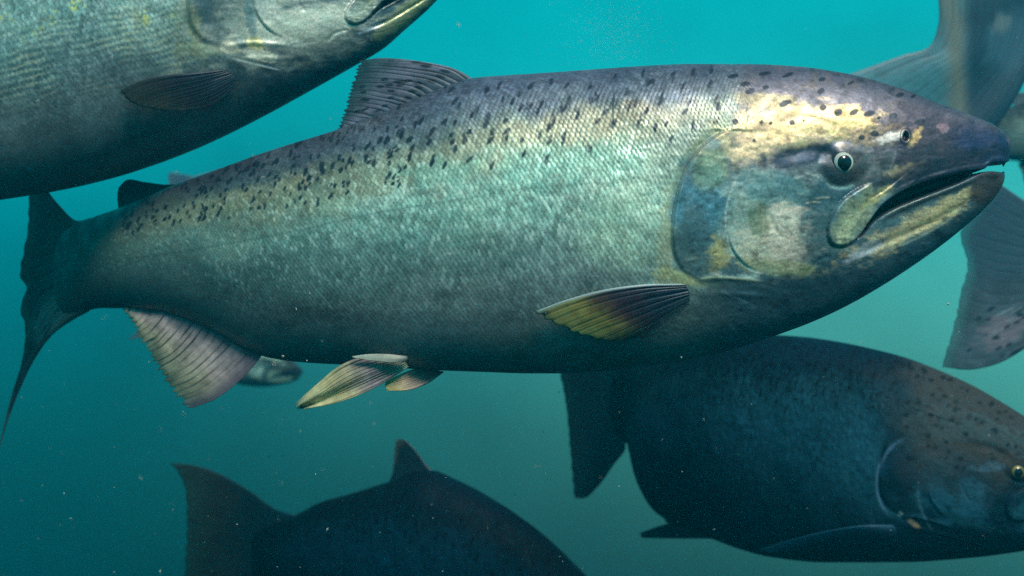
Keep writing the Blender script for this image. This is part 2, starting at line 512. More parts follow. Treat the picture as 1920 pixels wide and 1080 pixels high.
def paint(a, b, v, th, cell, sh, smask, style):
    x, y = a, b
    # body: back, shoulder, side, belly
    vs = v + 0.09 * fbm(x, y, 130, 5, 1) + 0.02 * fbm(x, y, 25, 3, 2)
    vv = [-0.2, 0.0, 0.10, 0.20, 0.30, 0.42, 0.58, 0.78, 1.0, 1.2]
    cc = [(70, 76, 92), (72, 80, 96), (88, 98, 108), (112, 124, 116), (148, 158, 142), (160, 178, 162), (144, 164, 156),
          (122, 136, 136), (100, 120, 126), (100, 120, 126)]  # belly entries darker and bluer: shade put into the pigment
    L = lin(cc)
    c = np.stack([np.interp(vs, vv, L[:, k]) for k in range(3)], -1)
    # tail part darkened: the weaker light there put into the colour
    tail = sst(900, 200, x + 40 * fbm(x, y, 200, 3, 6))
    c = c * (1 - 0.50 * tail[..., None])
    c = c * np.clip(1 + 0.32 * fbm(x, y * 1.4, 110, 5, 11) + 0.13 * fbm(x, y, 14, 3, 12) + 0.22 * fbm(x + .25 * y, y * 5, 120, 4, 13), .35, 1.8)[..., None]
    c = mixc(c, (42, 54, 56), sst(260, 130, x + 16 * fbm(x, y, 50, 3, 61)) * .85)
    # warm and turquoise sheens
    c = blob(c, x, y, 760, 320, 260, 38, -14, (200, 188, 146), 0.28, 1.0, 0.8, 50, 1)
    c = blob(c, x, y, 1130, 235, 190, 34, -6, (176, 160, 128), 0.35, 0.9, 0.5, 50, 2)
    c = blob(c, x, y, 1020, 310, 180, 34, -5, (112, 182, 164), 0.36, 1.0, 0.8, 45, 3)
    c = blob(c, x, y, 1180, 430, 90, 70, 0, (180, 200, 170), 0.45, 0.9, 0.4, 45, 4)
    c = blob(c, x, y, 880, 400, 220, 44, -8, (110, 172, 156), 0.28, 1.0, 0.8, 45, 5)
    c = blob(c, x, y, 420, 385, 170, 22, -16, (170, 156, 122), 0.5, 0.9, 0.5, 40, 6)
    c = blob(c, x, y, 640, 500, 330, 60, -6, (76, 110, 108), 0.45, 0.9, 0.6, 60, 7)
    # pale broken lines along the side
    for k_, (y0, op) in enumerate(((0.36, .4), (0.44, .35), (0.52, .25))):
        m = np.exp(-((v - y0 - 0.01 * fbm(x, y, 200, 2, 30 + k_)) / 0.011) ** 2) * op * sst(-0.1, 0.6, fbm(x, y * 3, 60, 3, 33 + k_)) * sst(600, 800, x) * sst(1260, 1200, x)
        c = mixc(c, (206, 222, 206), m)
    # scales: each its own shade, dark at its rim
    br = 1 + smask * ((0.95 * (cell - 0.5)) * (0.7 + .5 * fbm(x, y, 70, 3, 81)) + (1.15 + .7 * fbm(x, y, 90, 3, 82)) * (sh - 0.42))
    br = np.clip(br, .25, 2.0)
    c = c * br[..., None]
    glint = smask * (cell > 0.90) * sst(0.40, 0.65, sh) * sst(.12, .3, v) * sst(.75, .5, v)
    c = mixc(c, (235, 240, 225), glint * 0.32)  # scale glints painted into the pigment as pale cells
    c = stroke(c, x, y, LATL, 2.2, (50, 76, 80), 0.35, 0.1, nz=1.5)
    sr = random.Random(15)
    for i in range(26):
        sx = sr.uniform(420, 1250); sy = 330 + sr.random() * 300; L_ = sr.uniform(4, 16)
        c = stroke(c, x, y, [(sx, sy), (sx + L_, sy - L_ * sr.uniform(-.2, .5))], sr.uniform(.8, 1.3), (220, 228, 222), sr.uniform(.3, .7))
    rs = random.Random(5)
    dark = (26, 38, 52)
    spots = list(BODY_SPOTS)
    for i in range(210):                                  # fine spotting towards the tail
        sx = rs.uniform(230, 760); tv = rs.random() ** 1.5 * 0.30
        ty = pchip(XS(TOP_C), YS(TOP_C), np.array([sx]))[0]; by = pchip(XS(BOT_C), YS(BOT_C), np.array([sx]))[0]
        spots.append((sx, ty + tv * (by - ty)))
    for i, (sx, sy) in enumerate(spots):
        small = i >= len(BODY_SPOTS)
        s0 = 0.60 if small else 0.92
        L0 = rs.uniform(6.5, 11.0) * s0; W0 = rs.uniform(3.3, 4.8) * s0
        an = rs.uniform(-80, -40)
        c = blob(c, x, y, sx, sy, L0, W0, an, dark, rs.uniform(.8, .98), 0.5, 0.45 if small else .25, 6, i)
        if rs.random() < 0.6:
            c = blob(c, x, y, sx + rs.uniform(-3, 3) * s0, sy + rs.uniform(-11, 11) * s0, L0 * .6, W0, an + rs.uniform(-50, 50), dark, rs.uniform(.5, .85), 0.6, 0.4, 6, i + .5)
    # ---------------- head
    hd = x > 1200
    X = x[hd]; Y = y[hd]; H = c[hd]; V = v[hd]
    d, s, t = polydist(X, Y, GILL)
    ins = np.where(s < 0, 1.0, 0.0) * sst(-1, 3, d)
    ins = np.where((X > 1392) | ((Y > 545) & (X > 1350)), 1.0, ins)
    ins = np.where((Y < 236) & (X < 1500), sst(1350, 1430, X + 14 * fbm(X, Y, 30, 3, 3)), ins)
    ins = np.where((Y > 524) & (X < 1420), sst(1290, 1400, X + 14 * fbm(X, Y, 30, 3, 3)), ins)
    base = np.stack([np.interp(V + 0.03 * fbm(X, Y, 50, 3, 14), [0, .12, .3, .55, .8, 1.0], lin([(84, 86, 104), (98, 94, 106), (110, 108, 116), (104, 128, 132), (74, 100, 112), (66, 92, 110)])[:, k]) for k in range(3)], -1)
    base = base * (1 + 0.22 * fbm(X, Y * 1.6, 40, 5, 15) + 0.10 * fbm(X, Y * 2.5, 7, 3, 16))[..., None]
    H = H * (1 - ins[..., None]) + base * ins[..., None]
    B = lambda *q_, **k_: blob(H, X, Y, *q_, **k_)
    S = lambda *q_, **k_: stroke(H, X, Y, *q_, **k_)
    # shoulder girdle behind the cover
    H = B(1248, 450, 15, 90, 4, (186, 178, 140), .5, .9, .7, 22)
    H = B(1272, 520, 46, 12, 12, (196, 190, 130), .7, .8, .4, 18)
    H = B(1330, 500, 26, 40, -35, (92, 112, 104), .6, .8, .4, 22)
    # gold of the crown
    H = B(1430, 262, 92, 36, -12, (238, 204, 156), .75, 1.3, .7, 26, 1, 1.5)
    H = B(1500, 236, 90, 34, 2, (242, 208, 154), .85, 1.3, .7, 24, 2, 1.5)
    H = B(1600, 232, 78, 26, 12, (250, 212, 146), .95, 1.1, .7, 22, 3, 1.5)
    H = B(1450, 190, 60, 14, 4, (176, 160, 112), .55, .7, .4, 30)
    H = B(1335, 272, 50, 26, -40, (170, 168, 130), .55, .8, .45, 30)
    H = S([(1575, 240), (1535, 222), (1490, 218), (1445, 228)], 4.0, (120, 108, 96), .45, nz=3.0)
    H = S([(1610, 252), (1575, 240), (1540, 238)], 4.0, (110, 104, 92), .5)
    mo = sst(0.0, 0.75, fbm(X, Y * 1.3, 26, 5, 91)) * sst(300, 270, Y) * .62
    H = mixc(H, (104, 94, 92), mo * ins)
    mo = sst(0.25, 0.7, fbm(X + Y * .4, Y * 3, 30, 4, 92)) * .5
    H = mixc(H, (206, 204, 190), mo * ins * sst(1640, 1560, X) * sst(310, 340, Y) * sst(545, 500, Y))
    # opercle: steel blue
    H = B(1320, 380, 48, 84, 6, (86, 138, 158), .85, 1.0, .5, 34, 4)
    H = B(1300, 440, 34, 60, 0, (72, 94, 100), .7, .8, .35, 34, 5)
    H = B(1330, 320, 36, 34, -30, (150, 168, 134), .6, .7, .35, 30)
    H = B(1350, 470, 20, 26, 20, (216, 194, 126), .75, 1.2, .7, 14, 6)
    # cheek: pearl with streaks
    H = B(1420, 420, 62, 92, -8, (168, 184, 172), .8, .6, .35, 40, 7, 2.2)
    H = B(1470, 445, 58, 54, 0, (250, 222, 200), .85, 1.1, .5, 26, 8, 2.8)
    H = B(1410, 470, 44, 30, 20, (214, 200, 176), .7, .6, .45, 20, 9, 2.8)
    H = B(1425, 415, 20, 34, 0, (110, 126, 92), .65, .6, .35, 20, 10)
    H = B(1445, 350, 70, 28, 8, (92, 128, 134), .8, .7, .4, 26, 11, 2.2)
    H = B(1530, 430, 26, 60, 6, (70, 102, 110), .8, 1.1, .5, 26, 12)
    H = B(1460, 545, 150, 26, -10, (44, 72, 86), .6, .9, .3, 40, 33)
    H = B(1560, 360, 50, 24, -22, (50, 84, 98), .8, .7, .3, 24, 13)
    H = B(1455, 500, 80, 14, 6, (196, 190, 120), .45, .8, .5, 22, 14, 2.0)
    for k_ in range(26):
        sx = 1385 + rs.random() * 140; sy = 345 + rs.random() * 160
        H = S([(sx, sy), (sx + 18, sy - 3 + rs.uniform(-3, 3)), (sx + 34, sy - 2 + rs.uniform(-5, 5))], 1.6, rs.choice([(70, 96, 96), (240, 232, 206), (96, 116, 104)]), .45)
    # band behind the eye, ring round it
    H = B(1500, 292, 74, 19, -10, (22, 44, 68), .95, .6, .3, 26, 15)
    H = B(1582, 310, 42, 38, 0, (34, 44, 54), .95, .5, .12, 20, 16)
    H = B(1640, 318, 60, 40, -10, (86, 82, 84), .75, .8, .3, 24, 17)
    H = S([(1608, 345), (1585, 352), (1560, 350), (1545, 338)], 3.0, (170, 200, 196), .5)
    H = S([(1556, 272), (1580, 266), (1606, 272)], 4.0, (150, 152, 170), .5)
    # snout: violet grey, blue at the tip
    H = B(1745, 268, 110, 62, 24, (58, 50, 66), .9, .9, .3, 36, 18)
    H = B(1850, 282, 66, 48, 30, (20, 38, 76), .95, .9, .2, 30, 19)
    H = B(1716, 256, 8, 18, 32, (214, 176, 116), .75, 1.0, .6, 10, 20)
    H = B(1640, 262, 60, 24, 10, (70, 66, 84), .6, .8, .4, 24, 34)
    H = B(1668, 258, 26, 9, -14, (206, 196, 190), .75, .6, .5, 12, 21)
    H = B(1700, 320, 36, 12, -18, (206, 176, 136), .75, .7, .5, 14, 22)
    H = B(1768, 240, 10, 8, 0, (150, 116, 126), .6, .8, .4, 10, 23)
    H = B(1765, 312, 118, 20, -16, (22, 32, 52), .95, .8, .25, 24, 24)  # underside of the upper jaw: dark pigment plus painted shade
    H = S([(1680, 282), (1675, 300), (1668, 320)], 2.5, (150, 140, 140), .4)
    # maxilla
    H = B(1600, 408, 28, 58, 34, (158, 162, 134), .85, .5, .25, 20, 25)
    H = B(1588, 425, 12, 34, 34, (214, 208, 168), .75, .7, .5, 10, 26)
    H = B(1640, 372, 34, 9, -32, (190, 176, 118), .7, .7, .45, 12, 27)
    H = S(MAXIL[:26], 3.5, (40, 60, 74), .55, .1, nz=2.0)
    H = S(MAXIL[22:], 3.0, (60, 56, 84), .6, .15, nz=2.0)
    # lower jaw
    H = B(1700, 432, 108, 19, -27, (236, 206, 160), .9, 1.0, .6, 20, 28, 1.6)
    H = B(1780, 388, 62, 15, -30, (240, 208, 156), .9, .5, .5, 16, 29, 1.6)
    H = B(1620, 470, 40, 10, -28, (196, 196, 206), .8, .6, .3, 20, 30)
    H = B(1850, 350, 40, 30, -40, (74, 62, 66), .92, .6, .15, 24, 31)
    H = B(1735, 365, 90, 7, -24, (110, 110, 96), .6, .8, .3, 24, 32)
    H = S([(1640, 478), (1700, 455), (1760, 425), (1800, 396)], 2.6, (210, 214, 196), .6)
    H = S([(1700, 432), (1740, 418), (1785, 404)], 2.0, (110, 96, 64), .6)
    # edges of the plates
    H = S(GILL[4:26], 3.4, (36, 52, 60), .6, .2, side=1, nz=2.0)
    H = S(GILL[2:], 2.6, (186, 198, 178), .45, .1, side=-1, nz=1.5)
    H = S(PREOP, 2.0, (238, 240, 226), .85, .15, nz=.8)
    H = S(PREOP[:26], 6.0, (58, 92, 110), .45, .25, side=1, nz=2.5)
    H = S([(1300, 524), (1350, 520), (1400, 524), (1436, 528)], 2.2, (214, 216, 176), .65)
    H = S([(1396, 499), (1412, 508), (1434, 514)], 1.6, (250, 250, 240), .9)
    H = S([(1446, 386), (1456, 412), (1470, 440)], 1.4, (236, 232, 210), .6)
    # small flecks and bruises that break up every flat tone
    fl = fbm(X, Y * 1.4, 15, 4, 44)
    H = H * (1 - 0.45 * sst(0.15, 0.75, fl) * ins)[..., None] * (1 + 0.35 * sst(0.2, 0.8, fbm(X, Y * 2, 20, 4, 46)) * ins)[..., None]
    for X0, Y0, ra, rb in H1:
        H = B(1200 + X0 / 2.667, 100 + Y0 / 2.667, ra, rb, rs.uniform(-40, -5), (24, 32, 48), .95, .3, .15, 8, X0)
    q = np.hypot((X - 1697) / 1.0, (Y - 256) / 1.6)
    H = mixc(H, (16, 22, 34), sst(5.5, 3.5, q) * .95)
    H = S([(1652, 372), (1700, 344), (1740, 329), (1780, 318), (1820, 310), (1850, 306)], 11.0, (14, 24, 46), .9)  # shade above the lip painted on, widening the dark of the mouth
    H = S([(1640, 424), (1680, 400), (1720, 381), (1760, 366), (1800, 350), (1845, 331)], 6.0, (38, 38, 46), .85)
    # inside of the mouth
    yu = pchip(XS(LIP_U), YS(LIP_U), X); yl = pchip(XS(LIP_L), YS(LIP_L), X)
    e = np.minimum(Y - yu, yl - Y)
    H = mixc(H, (14, 26, 46), sst(-2, 3, e) * sst(1596, 1640, X))
    c[hd] = H
    c = np.clip(c, 0.002, 0.85)
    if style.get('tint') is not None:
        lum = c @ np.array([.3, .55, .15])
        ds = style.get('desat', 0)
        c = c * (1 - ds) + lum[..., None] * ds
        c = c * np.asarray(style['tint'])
    return np.clip(c, 0.001, 0.85)


# ------------------------------------------------------------------ a fish
class Fish:
    """one salmon: outline in its own frame, placed by frame -> photo pixel -> point at depth"""

    def __init__(self, label, group=None, top=None, bot=None, amap=None, dep=None, frame=None,
                 ns=420, nth=110, style=None, mat=None, wscale=1.0, name='salmon', wid=None, project=False):
        self.top = top or TOP_C; self.bot = bot or BOT_C
        self.amap = amap; self.dep = dep
        self.frame = frame or (0, 0, 0, 1, 0, 0)
        self.wscale = wscale
        self.style = style or {}
        self.mat = mat or M_SKIN
        a0 = self.top[0][0]; a1 = self.top[-1][0]
        mid = P(*self.to_photo(np.array([(a0 + a1) / 2]), np.array([self.cen((a0 + a1) / 2)])), self.depth((a0 + a1) / 2))[0]
        self.loc = np.round(mid, 4)
        root = bpy.data.objects.new(name, None)
        root.empty_display_size = 0.1
        root.location = self.loc.tolist()
        COL.objects.link(root)
        root['label'] = label; root['category'] = 'fish'
        if group:
            root['group'] = group
        self.root = root
        self.body(ns, nth, project)

    def to_photo(self, A, b):
        ox, oy, ph, s, ax, ay = self.frame
        c_, s_ = math.cos(math.radians(ph)), math.sin(math.radians(ph))
        x = (A - ax) * s; y = (b - ay) * s
        return ox + c_ * x - s_ * y, oy + s_ * x + c_ * y

    def depth(self, A):
        return np.interp(A, XS(self.dep), YS(self.dep)) if not hasattr(A, '__len__') else pchip(XS(self.dep), YS(self.dep), A)

    def cen(self, A):
        A_ = np.atleast_1d(np.asarray(A, float))
        r = (pchip(XS(self.top), YS(self.top), A_) + pchip(XS(self.bot), YS(self.bot), A_)) / 2
        return r if hasattr(A, '__len__') else float(r[0])

    def canon(self, A):
        return np.interp(A, XS(self.amap), YS(self.amap)) if self.amap else A

    def half(self, A):
        return (pchip(XS(self.bot), YS(self.bot), A) - pchip(XS(self.top), YS(self.top), A)) / 2

    def width(self, A):
        ac = self.canon(A)
        hc = (pchip(XS(BOT_C), YS(BOT_C), ac) - pchip(XS(TOP_C), YS(TOP_C), ac)) / 2
        return pchip(XS(WID_C), YS(WID_C), ac) * np.clip(self.half(A) / np.maximum(hc, 1), 0.3, 1.6) * self.wscale

    def surf_off(self, A, b):
        A = np.atleast_1d(np.asarray(A, float)); b = np.atleast_1d(np.asarray(b, float))
        q = np.clip(np.abs(b - self.cen(A)) / np.maximum(self.half(A), 1), 0, 0.999)
        return self.width(A) * np.sqrt(1 - q * q) ** 0.95

    def pt(self, A, b, off=0.0):
        """point for frame coordinates, off = pixels towards the camera side of the fish"""
        A = np.asarray(A, float); b = np.asarray(b, float)
        d = np.interp(A, XS(self.dep), YS(self.dep))
        px, py = self.to_photo(A, b)
        s = self.frame[3]
        dn = d - np.asarray(off) * s * K1 * d
        return P(px, py, dn)

    def body(self, ns, nth, project):
        a0 = self.top[0][0]; a1 = self.top[-1][0]
        t = np.linspace(0, 1, ns)
        # stations get denser toward the nose
        tt = t + 0.10 * np.sin(math.pi * t) + 0.06 * (1 - (1 - t) ** 2) * t
        tt = 1 - (1 - t) ** 1.25
        A = a0 + (a1 - a0) * tt
        T = pchip(XS(self.top), YS(self.top), A); Bo = pchip(XS(self.bot), YS(self.bot), A)
        bc = (T + Bo) / 2; h = np.maximum((Bo - T) / 2, 0.5)
        d = self.depth(A)
        W = self.width(A)
        px, py = self.to_photo(A, bc)
        Cn = P(px, py, d)
        ph = math.radians(self.frame[2])
        up = np.array([math.sin(ph), 0, math.cos(ph)])
        Tn = np.gradient(Cn, A, axis=0)
        # straighten the lateral direction: it follows the bend of the body only
        win = max(3, ns // 30)
        ker = np.ones(2 * win + 1) / (2 * win + 1)
        Tn = np.stack([np.convolve(np.pad(Tn[:, k], win, mode='edge'), ker, mode='valid') for k in range(3)], -1)
        Tn = Tn - (Tn @ up)[:, None] * up
        Tn /= np.linalg.norm(Tn, axis=1)[:, None]
        N = np.cross(Tn, up)
        q = np.linspace(1, -1, nth)
        th = 0.45 * q * math.pi / 2 + 0.55 * np.arcsin(q)
        # broad section: z = h sin, y = w cos^0.9
        Z = np.sin(th)[None, :] * h[:, None]
        Y0 = (np.abs(np.cos(th)) ** 0.9)[None, :] * W[:, None]
        s = (K1 * d * self.frame[3])[:, None, None]
        base = Cn[:, None, :] + s * (Z[..., None] * up + Y0[..., None] * N[:, None, :])
        V = (1 - np.sin(th))[None, :] / 2 * np.ones((ns, 1))
        TH = th[None, :] * np.ones((ns, 1))
        if project:
            ka = base[..., 0] / (K1 * base[..., 1]) + 960
            kb = 540 - base[..., 2] / (K1 * base[..., 1])
        else:
            ac = self.canon(A)
            tc = pchip(XS(TOP_C), YS(TOP_C), ac); bcn = pchip(XS(BOT_C), YS(BOT_C), ac)
            ka = ac[:, None] * np.ones_like(V); kb = tc[:, None] + V * (bcn - tc)[:, None]
        rel, mm, sh, cell, sm = relief(ka, kb, V, TH)
        edge = np.cos(th)[None, :] ** 0.5
        Y1 = Y0 * mm + rel * edge * np.minimum(1, W[:, None] / 20)
        Y1[:, 0] = 0; Y1[:, -1] = 0
        Y1 = np.maximum(Y1, 0)
        near = Cn[:, None, :] + s * (Z[..., None] * up + Y1[..., None] * N[:, None, :])
        far = Cn[:, None, :] + s * (Z[..., None] * up - Y1[..., None] * N[:, None, :])
        col = paint(ka, kb, V, TH, cell, sh, sm, self.style)
        if self.style.get('extra'):
            bx = near[..., 0] / (K1 * near[..., 1]) + 960
            by = 540 - near[..., 2] / (K1 * near[..., 1])
            col = self.style['extra'](bx, by, col)
        ring = np.concatenate([near, far[:, -2:0:-1]], axis=1)
        rc = np.concatenate([col, col[:, -2:0:-1]], axis=1)
        nr = ring.shape[1]
        idx = np.arange(ns * nr).reshape(ns, nr)
        a_ = idx[:-1]; b_ = idx[1:]
        q_ = np.stack([a_, np.roll(a_, -1, 1), np.roll(b_, -1, 1), b_], -1)
        # open the gap between the jaws
        yu = pchip(XS(LIP_U), YS(LIP_U), ka); yl = pchip(XS(LIP_L), YS(LIP_L), ka)
        e = np.minimum(kb - yu, yl - kb)
        gap = ((e > 2.0) & (ka > 1842)) | ((ka > 1889.5) & (kb > yu + 1.0))
        gr = np.concatenate([gap, gap[:, -2:0:-1]], axis=1)
        g4 = gr[:-1] & np.roll(gr, -1, 1)[:-1] & gr[1:] & np.roll(gr, -1, 1)[1:]
        kk = np.concatenate([ka, ka[:, -2:0:-1]], axis=1); kc = np.concatenate([kb, kb[:, -2:0:-1]], axis=1)
        yr = np.concatenate([yu, yu[:, -2:0:-1]], axis=1)
        av = lambda z: (z[:-1] + np.roll(z, -1, 1)[:-1] + z[1:] + np.roll(z, -1, 1)[1:]) / 4
        st = self.canon((A[:-1] + A[1:]) / 2)[:, None]
        g4 |= (st > 1880.8) & (av(kc) > av(yr) + 0.3)
        quads = q_[~g4]
        verts = ring.reshape(-1, 3)
        # close both ends
        tris = []
        for row, flip in ((idx[0], True), (idx[-1], False)):
            for j in range(1, nr - 1):
                tr_ = (row[0], row[j], row[j + 1])
                tris.append(tr_[::-1] if flip else tr_)
        self.body_ob = mesh_from('body', verts, quads, self.mat, self.root, rc.reshape(-1, 3), self.loc, tris)
        self.N_at = lambda AA: N[int(np.argmin(np.abs(A - AA)))]
        self.T_at = lambda AA: Tn[int(np.argmin(np.abs(A - AA)))]
        self.up = up
        self.near = near; self.ka = ka; self.kb = kb; self.far = far

    def fin(self, name, base, outer, side0, side1, color, nu=90, nv=60, rays=14, thick=1.4, ragged=5.0,
            amp=1.0, seed=1, curl=0.0, mat=None, label=None, wav=0.0, mirror=False):
        """four border lines, each a list of (A, b, off): base and outer run the same way, side0 / side1 join their ends"""
        def g(L):
            L = [(p + (0,))[:3] if len(p) < 3 else p for p in L]
            return np.asarray(L, float)
        nu_ = nu; nv_ = nv
        cb = smooth_line(g(base), nu_); co = smooth_line(g(outer), nu_)
        s0 = smooth_line(g(side0), nv_); s1 = smooth_line(g(side1), nv_)
        u = np.linspace(0, 1, nu_)[:, None, None]; v = np.linspace(0, 1, nv_)[None, :, None]
        G = ((1 - v) * cb[:, None] + v * co[:, None] + (1 - u) * s0[None] + u * s1[None]
             - ((1 - u) * (1 - v) * cb[0] + u * (1 - v) * cb[-1] + (1 - u) * v * co[0] + u * v * co[-1]))
        U = u[..., 0] * np.ones((1, nv_)); Vv = v[..., 0] * np.ones((nu_, 1))
        rg = np.random.RandomState(seed)
        # rays: bony ridges, forking outward; membrane notched between them
        Uw = U + 0.012 * np.sin(Vv * 5 + seed) * (1 - U) * U
        phs = Uw * rays + 0.55 * np.interp(U, np.linspace(0, 1, 23), rg.rand(23)) + 0.25 * fbm(U * 200, Vv * 60, 30, 2, seed)
        ridge = np.abs(np.sin(math.pi * phs)) ** 0.8
        fine = np.abs(np.sin(math.pi * phs * 2))
        ridge = ridge * (1 - 0.6 * Vv) + fine * 0.6 * Vv
        if ragged:
            rn = rg.rand(rays * 2 + 3)
            prof = np.interp(np.linspace(0, rays * 2, nu_), np.arange(rays * 2 + 3), rn)
            tooth = (0.45 * prof + 0.55 * np.abs(np.cos(math.pi * phs[:, 0])) ** 2)
            dirv = G[:, -1] - G[:, -6]
            dirv = dirv / (np.linalg.norm(dirv[:, :2], axis=1)[:, None] + 1e-6)
            sh_ = (np.clip((Vv - 0.55) / 0.45, 0, 1) ** 1.5)[..., None]
            lim = np.minimum(1, (np.linalg.norm((G[:, -1] - G[:, 0])[:, :2], axis=1) / 40))[:, None, None]
            G = G - sh_ * dirv[:, None, :] * (tooth[:, None, None] * ragged * lim)
        if wav:
            G[..., 2] += wav * np.sin(U * 9 + Vv * 3 + seed) * Vv
        if mirror:
            G[..., 2] = -G[..., 2]
        W_ = self.pt(G[..., 0], G[..., 1], G[..., 2])
        du = np.gradient(W_, axis=0); dv = np.gradient(W_, axis=1)
        n = np.cross(du, dv); n /= (np.linalg.norm(n, axis=-1)[..., None] + 1e-12)
        if (n[..., 1].mean()) > 0:
            n = -n
        sc = K1 * 1.1 * self.frame[3]
        tk = (thick * (1 - 0.8 * Vv) + amp * (ridge - 0.3) * np.clip(1.2 - Vv, 0, 1)) * sc
        eg = np.minimum(1, np.minimum(U, 1 - U) * 25 + 0.15) * np.minimum(1, (1 - Vv) * 20 + 0.15)
        tk = np.maximum(tk, 0.12 * sc) * eg
        f = W_ + n * tk[..., None]; b = W_ - n * tk[..., None]
        col = color(U, Vv, ridge, G)
        if col.shape[-1] == 3:
            col = np.concatenate([col, np.ones(col.shape[:2] + (1,))], -1)
        idx = np.arange(nu_ * nv_).reshape(nu_, nv_)
        off = nu_ * nv_
        qf = np.stack([idx[:-1, :-1], idx[1:, :-1], idx[1:, 1:], idx[:-1, 1:]], -1).reshape(-1, 4)
        qb = (qf + off)[:, ::-1]
        rim = []
        for L_ in (idx[:, 0], idx[-1, :], idx[::-1, -1], idx[0, ::-1]):
            rim.append(np.stack([L_[1:], L_[:-1], L_[:-1] + off, L_[1:] + off], -1))
        q = np.concatenate([qf, qb] + rim)
        ob = mesh_from(name, np.concatenate([f.reshape(-1, 3), b.reshape(-1, 3)]), q, mat or M_FIN, self.root,
                       np.concatenate([col.reshape(-1, 4)] * 2), self.loc)
        if label:
            ob['label'] = label
        return ob

    def eye(self, A, b, r=25.0, rp=12.3, ri=18.2, fwd=0.10, mi=None, point=None, far=True):
        for sgn in ((1, -1) if far else (1,)):
            # nearest body vertex
            k = np.argmin((self.ka - A) ** 2 + (self.kb - b) ** 2)
            s = K1 * float(np.interp(self.inv(A), XS(self.dep), YS(self.dep))) * self.frame[3] * self.eye_scale()
            src = self.near if sgn > 0 else self.far
            p0 = src.reshape(-1, 3)[k]
            iA = self.inv(A)
            N = self.N_at(iA) * sgn; T = self.T_at(iA)
            ax = N + T * fwd + self.up * 0.05; ax /= np.linalg.norm(ax)
            e1 = T - (T @ ax) * ax; e1 /= np.linalg.norm(e1)
            e2 = np.cross(ax, e1) if sgn > 0 else -np.cross(ax, e1)
            if e2 @ self.up < 0:
                e2 = -e2
            ctr = p0 - ax * s * r * 0.74 + N * s * 1
            def cap(r_, a0, a1, na, nb, fn):
                la = np.linspace(0, 1, na)[:, None]; lo = np.linspace(0, 2 * math.pi, nb, endpoint=False)[None, :]
                q0 = a0(lo) if callable(a0) else a0; q1 = a1(lo) if callable(a1) else a1
                ang = q0 + (q1 - q0) * la + 0 * lo
                x = np.sin(ang) * np.cos(lo); y = np.sin(ang) * np.sin(lo); z = np.cos(ang)
                return ctr + s * r_ * (x[..., None] * e1 + y[..., None] * e2 + z[..., None] * ax * fn)
            def ringmesh(name, v, mat, parent):
                na, nb = v.shape[:2]
                idx = np.arange(na * nb).reshape(na, nb)
                q = np.stack([idx[:-1], np.roll(idx, -1, 1)[:-1], np.roll(idx, -1, 1)[1:], idx[1:]], -1).reshape(-1, 4)
                return mesh_from(name, v, q, mat, parent, None, self.loc)
            ball = ringmesh('eye', cap(r, 1e-3, 2.2, 20, 32, 1.0), M_EYE, self.root)
            tear = lambda lo: np.arcsin(np.clip(rp / r * (1 + 0.30 * np.exp(-((np.mod(lo + 1.45, 2 * math.pi) - 0) / 0.45) ** 2) + 0.30 * np.exp(-((np.mod(lo + 1.45, 2 * math.pi) - 2 * math.pi) / 0.45) ** 2)), 0, .98))
            outer = lambda lo: np.arcsin(np.clip((ri / r) * (0.94 + 0.08 * np.sin(lo)) + 0.10 * np.exp(-((np.mod(lo + 1.45, 2 * math.pi)) / 0.45) ** 2) + 0.10 * np.exp(-((np.mod(lo + 1.45, 2 * math.pi) - 2 * math.pi) / 0.45) ** 2), 0, .98))
            ringmesh('iris', cap(r * 1.012, lambda lo: tear(lo) * 0.9, outer, 8, 48, 1.0), mi or M_IRIS, ball)
            ringmesh('pupil', cap(r * 1.03, 1e-3, tear, 8, 48, 1.0), M_PUPIL, ball)

    def eye_scale(self):
        if not self.amap:
            return 1.0
        iA = self.inv(1578)
        return float(self.half(np.array([iA]))[0] / 220.0)

    def inv(self, ac):
        return float(np.interp(ac, YS(self.amap), XS(self.amap))) if self.amap else ac


def fincol(stops, darkline=0.6, edge=None, alpha=None, dark=(20, 30, 36), spots=0, seed=3, mot=0.25, tint=1.0, ufade=None, ualpha=None, extra=None):
    """colour along the ray (v) at leading / trailing side, dark membranes between the rays"""
    rg = np.random.RandomState(seed)
    sp = [(rg.rand(), rg.rand() * .9) for _ in range(spots)]

    def f(U, V, ridge, G):
        x, y = G[..., 0], G[..., 1]
        L = lin([s_[1] for s_ in stops]); vv = [s_[0] for s_ in stops]
        c = np.stack([np.interp(V + 0.08 * fbm(x, y, 40, 3, seed), vv, L[:, k]) for k in range(3)], -1)
        c = c * (1 + mot * fbm(x, y, 18, 4, seed))[..., None]
        m = sst(0.78, 0.2, ridge) * darkline * sst(0.02, 0.2, V)
        m = m * np.clip(0.45 + 1.1 * fbm(U * 400, V * 40, 22, 2, seed), 0.05, 1)
        c = mixc(c, dark, np.clip(m, 0, 1))
        if edge is not None:
            c = mixc(c, edge[0], np.exp(-(U / edge[1]) ** 2) * 0.9)
        if extra is not None:
            c = extra(x, y, c)
        if ufade is not None:
            c = mixc(c, ufade[2], sst(ufade[0], ufade[1], U + .15 * fbm(x, y, 40, 3, seed)) * .9)
        for a_, b_ in sp:
            q = np.hypot((U - a_) / 0.022, (V - b_) / 0.05)
            c = mixc(c, (22, 28, 40), sst(1.1, .8, q) * .85)
        c = np.clip(c * tint, 0.001, .9)
        al = np.ones(U.shape)
        if alpha is not None:
            al = 1 - (1 - alpha) * sst(0.6, 1.0, V) * (0.5 + 0.5 * sst(0.7, 0.2, ridge))
        if ualpha is not None:
            al = al * (1 - (1 - ualpha) * sst(.55, 1.0, U))
        return np.concatenate([c, al[..., None]], -1)
    return f


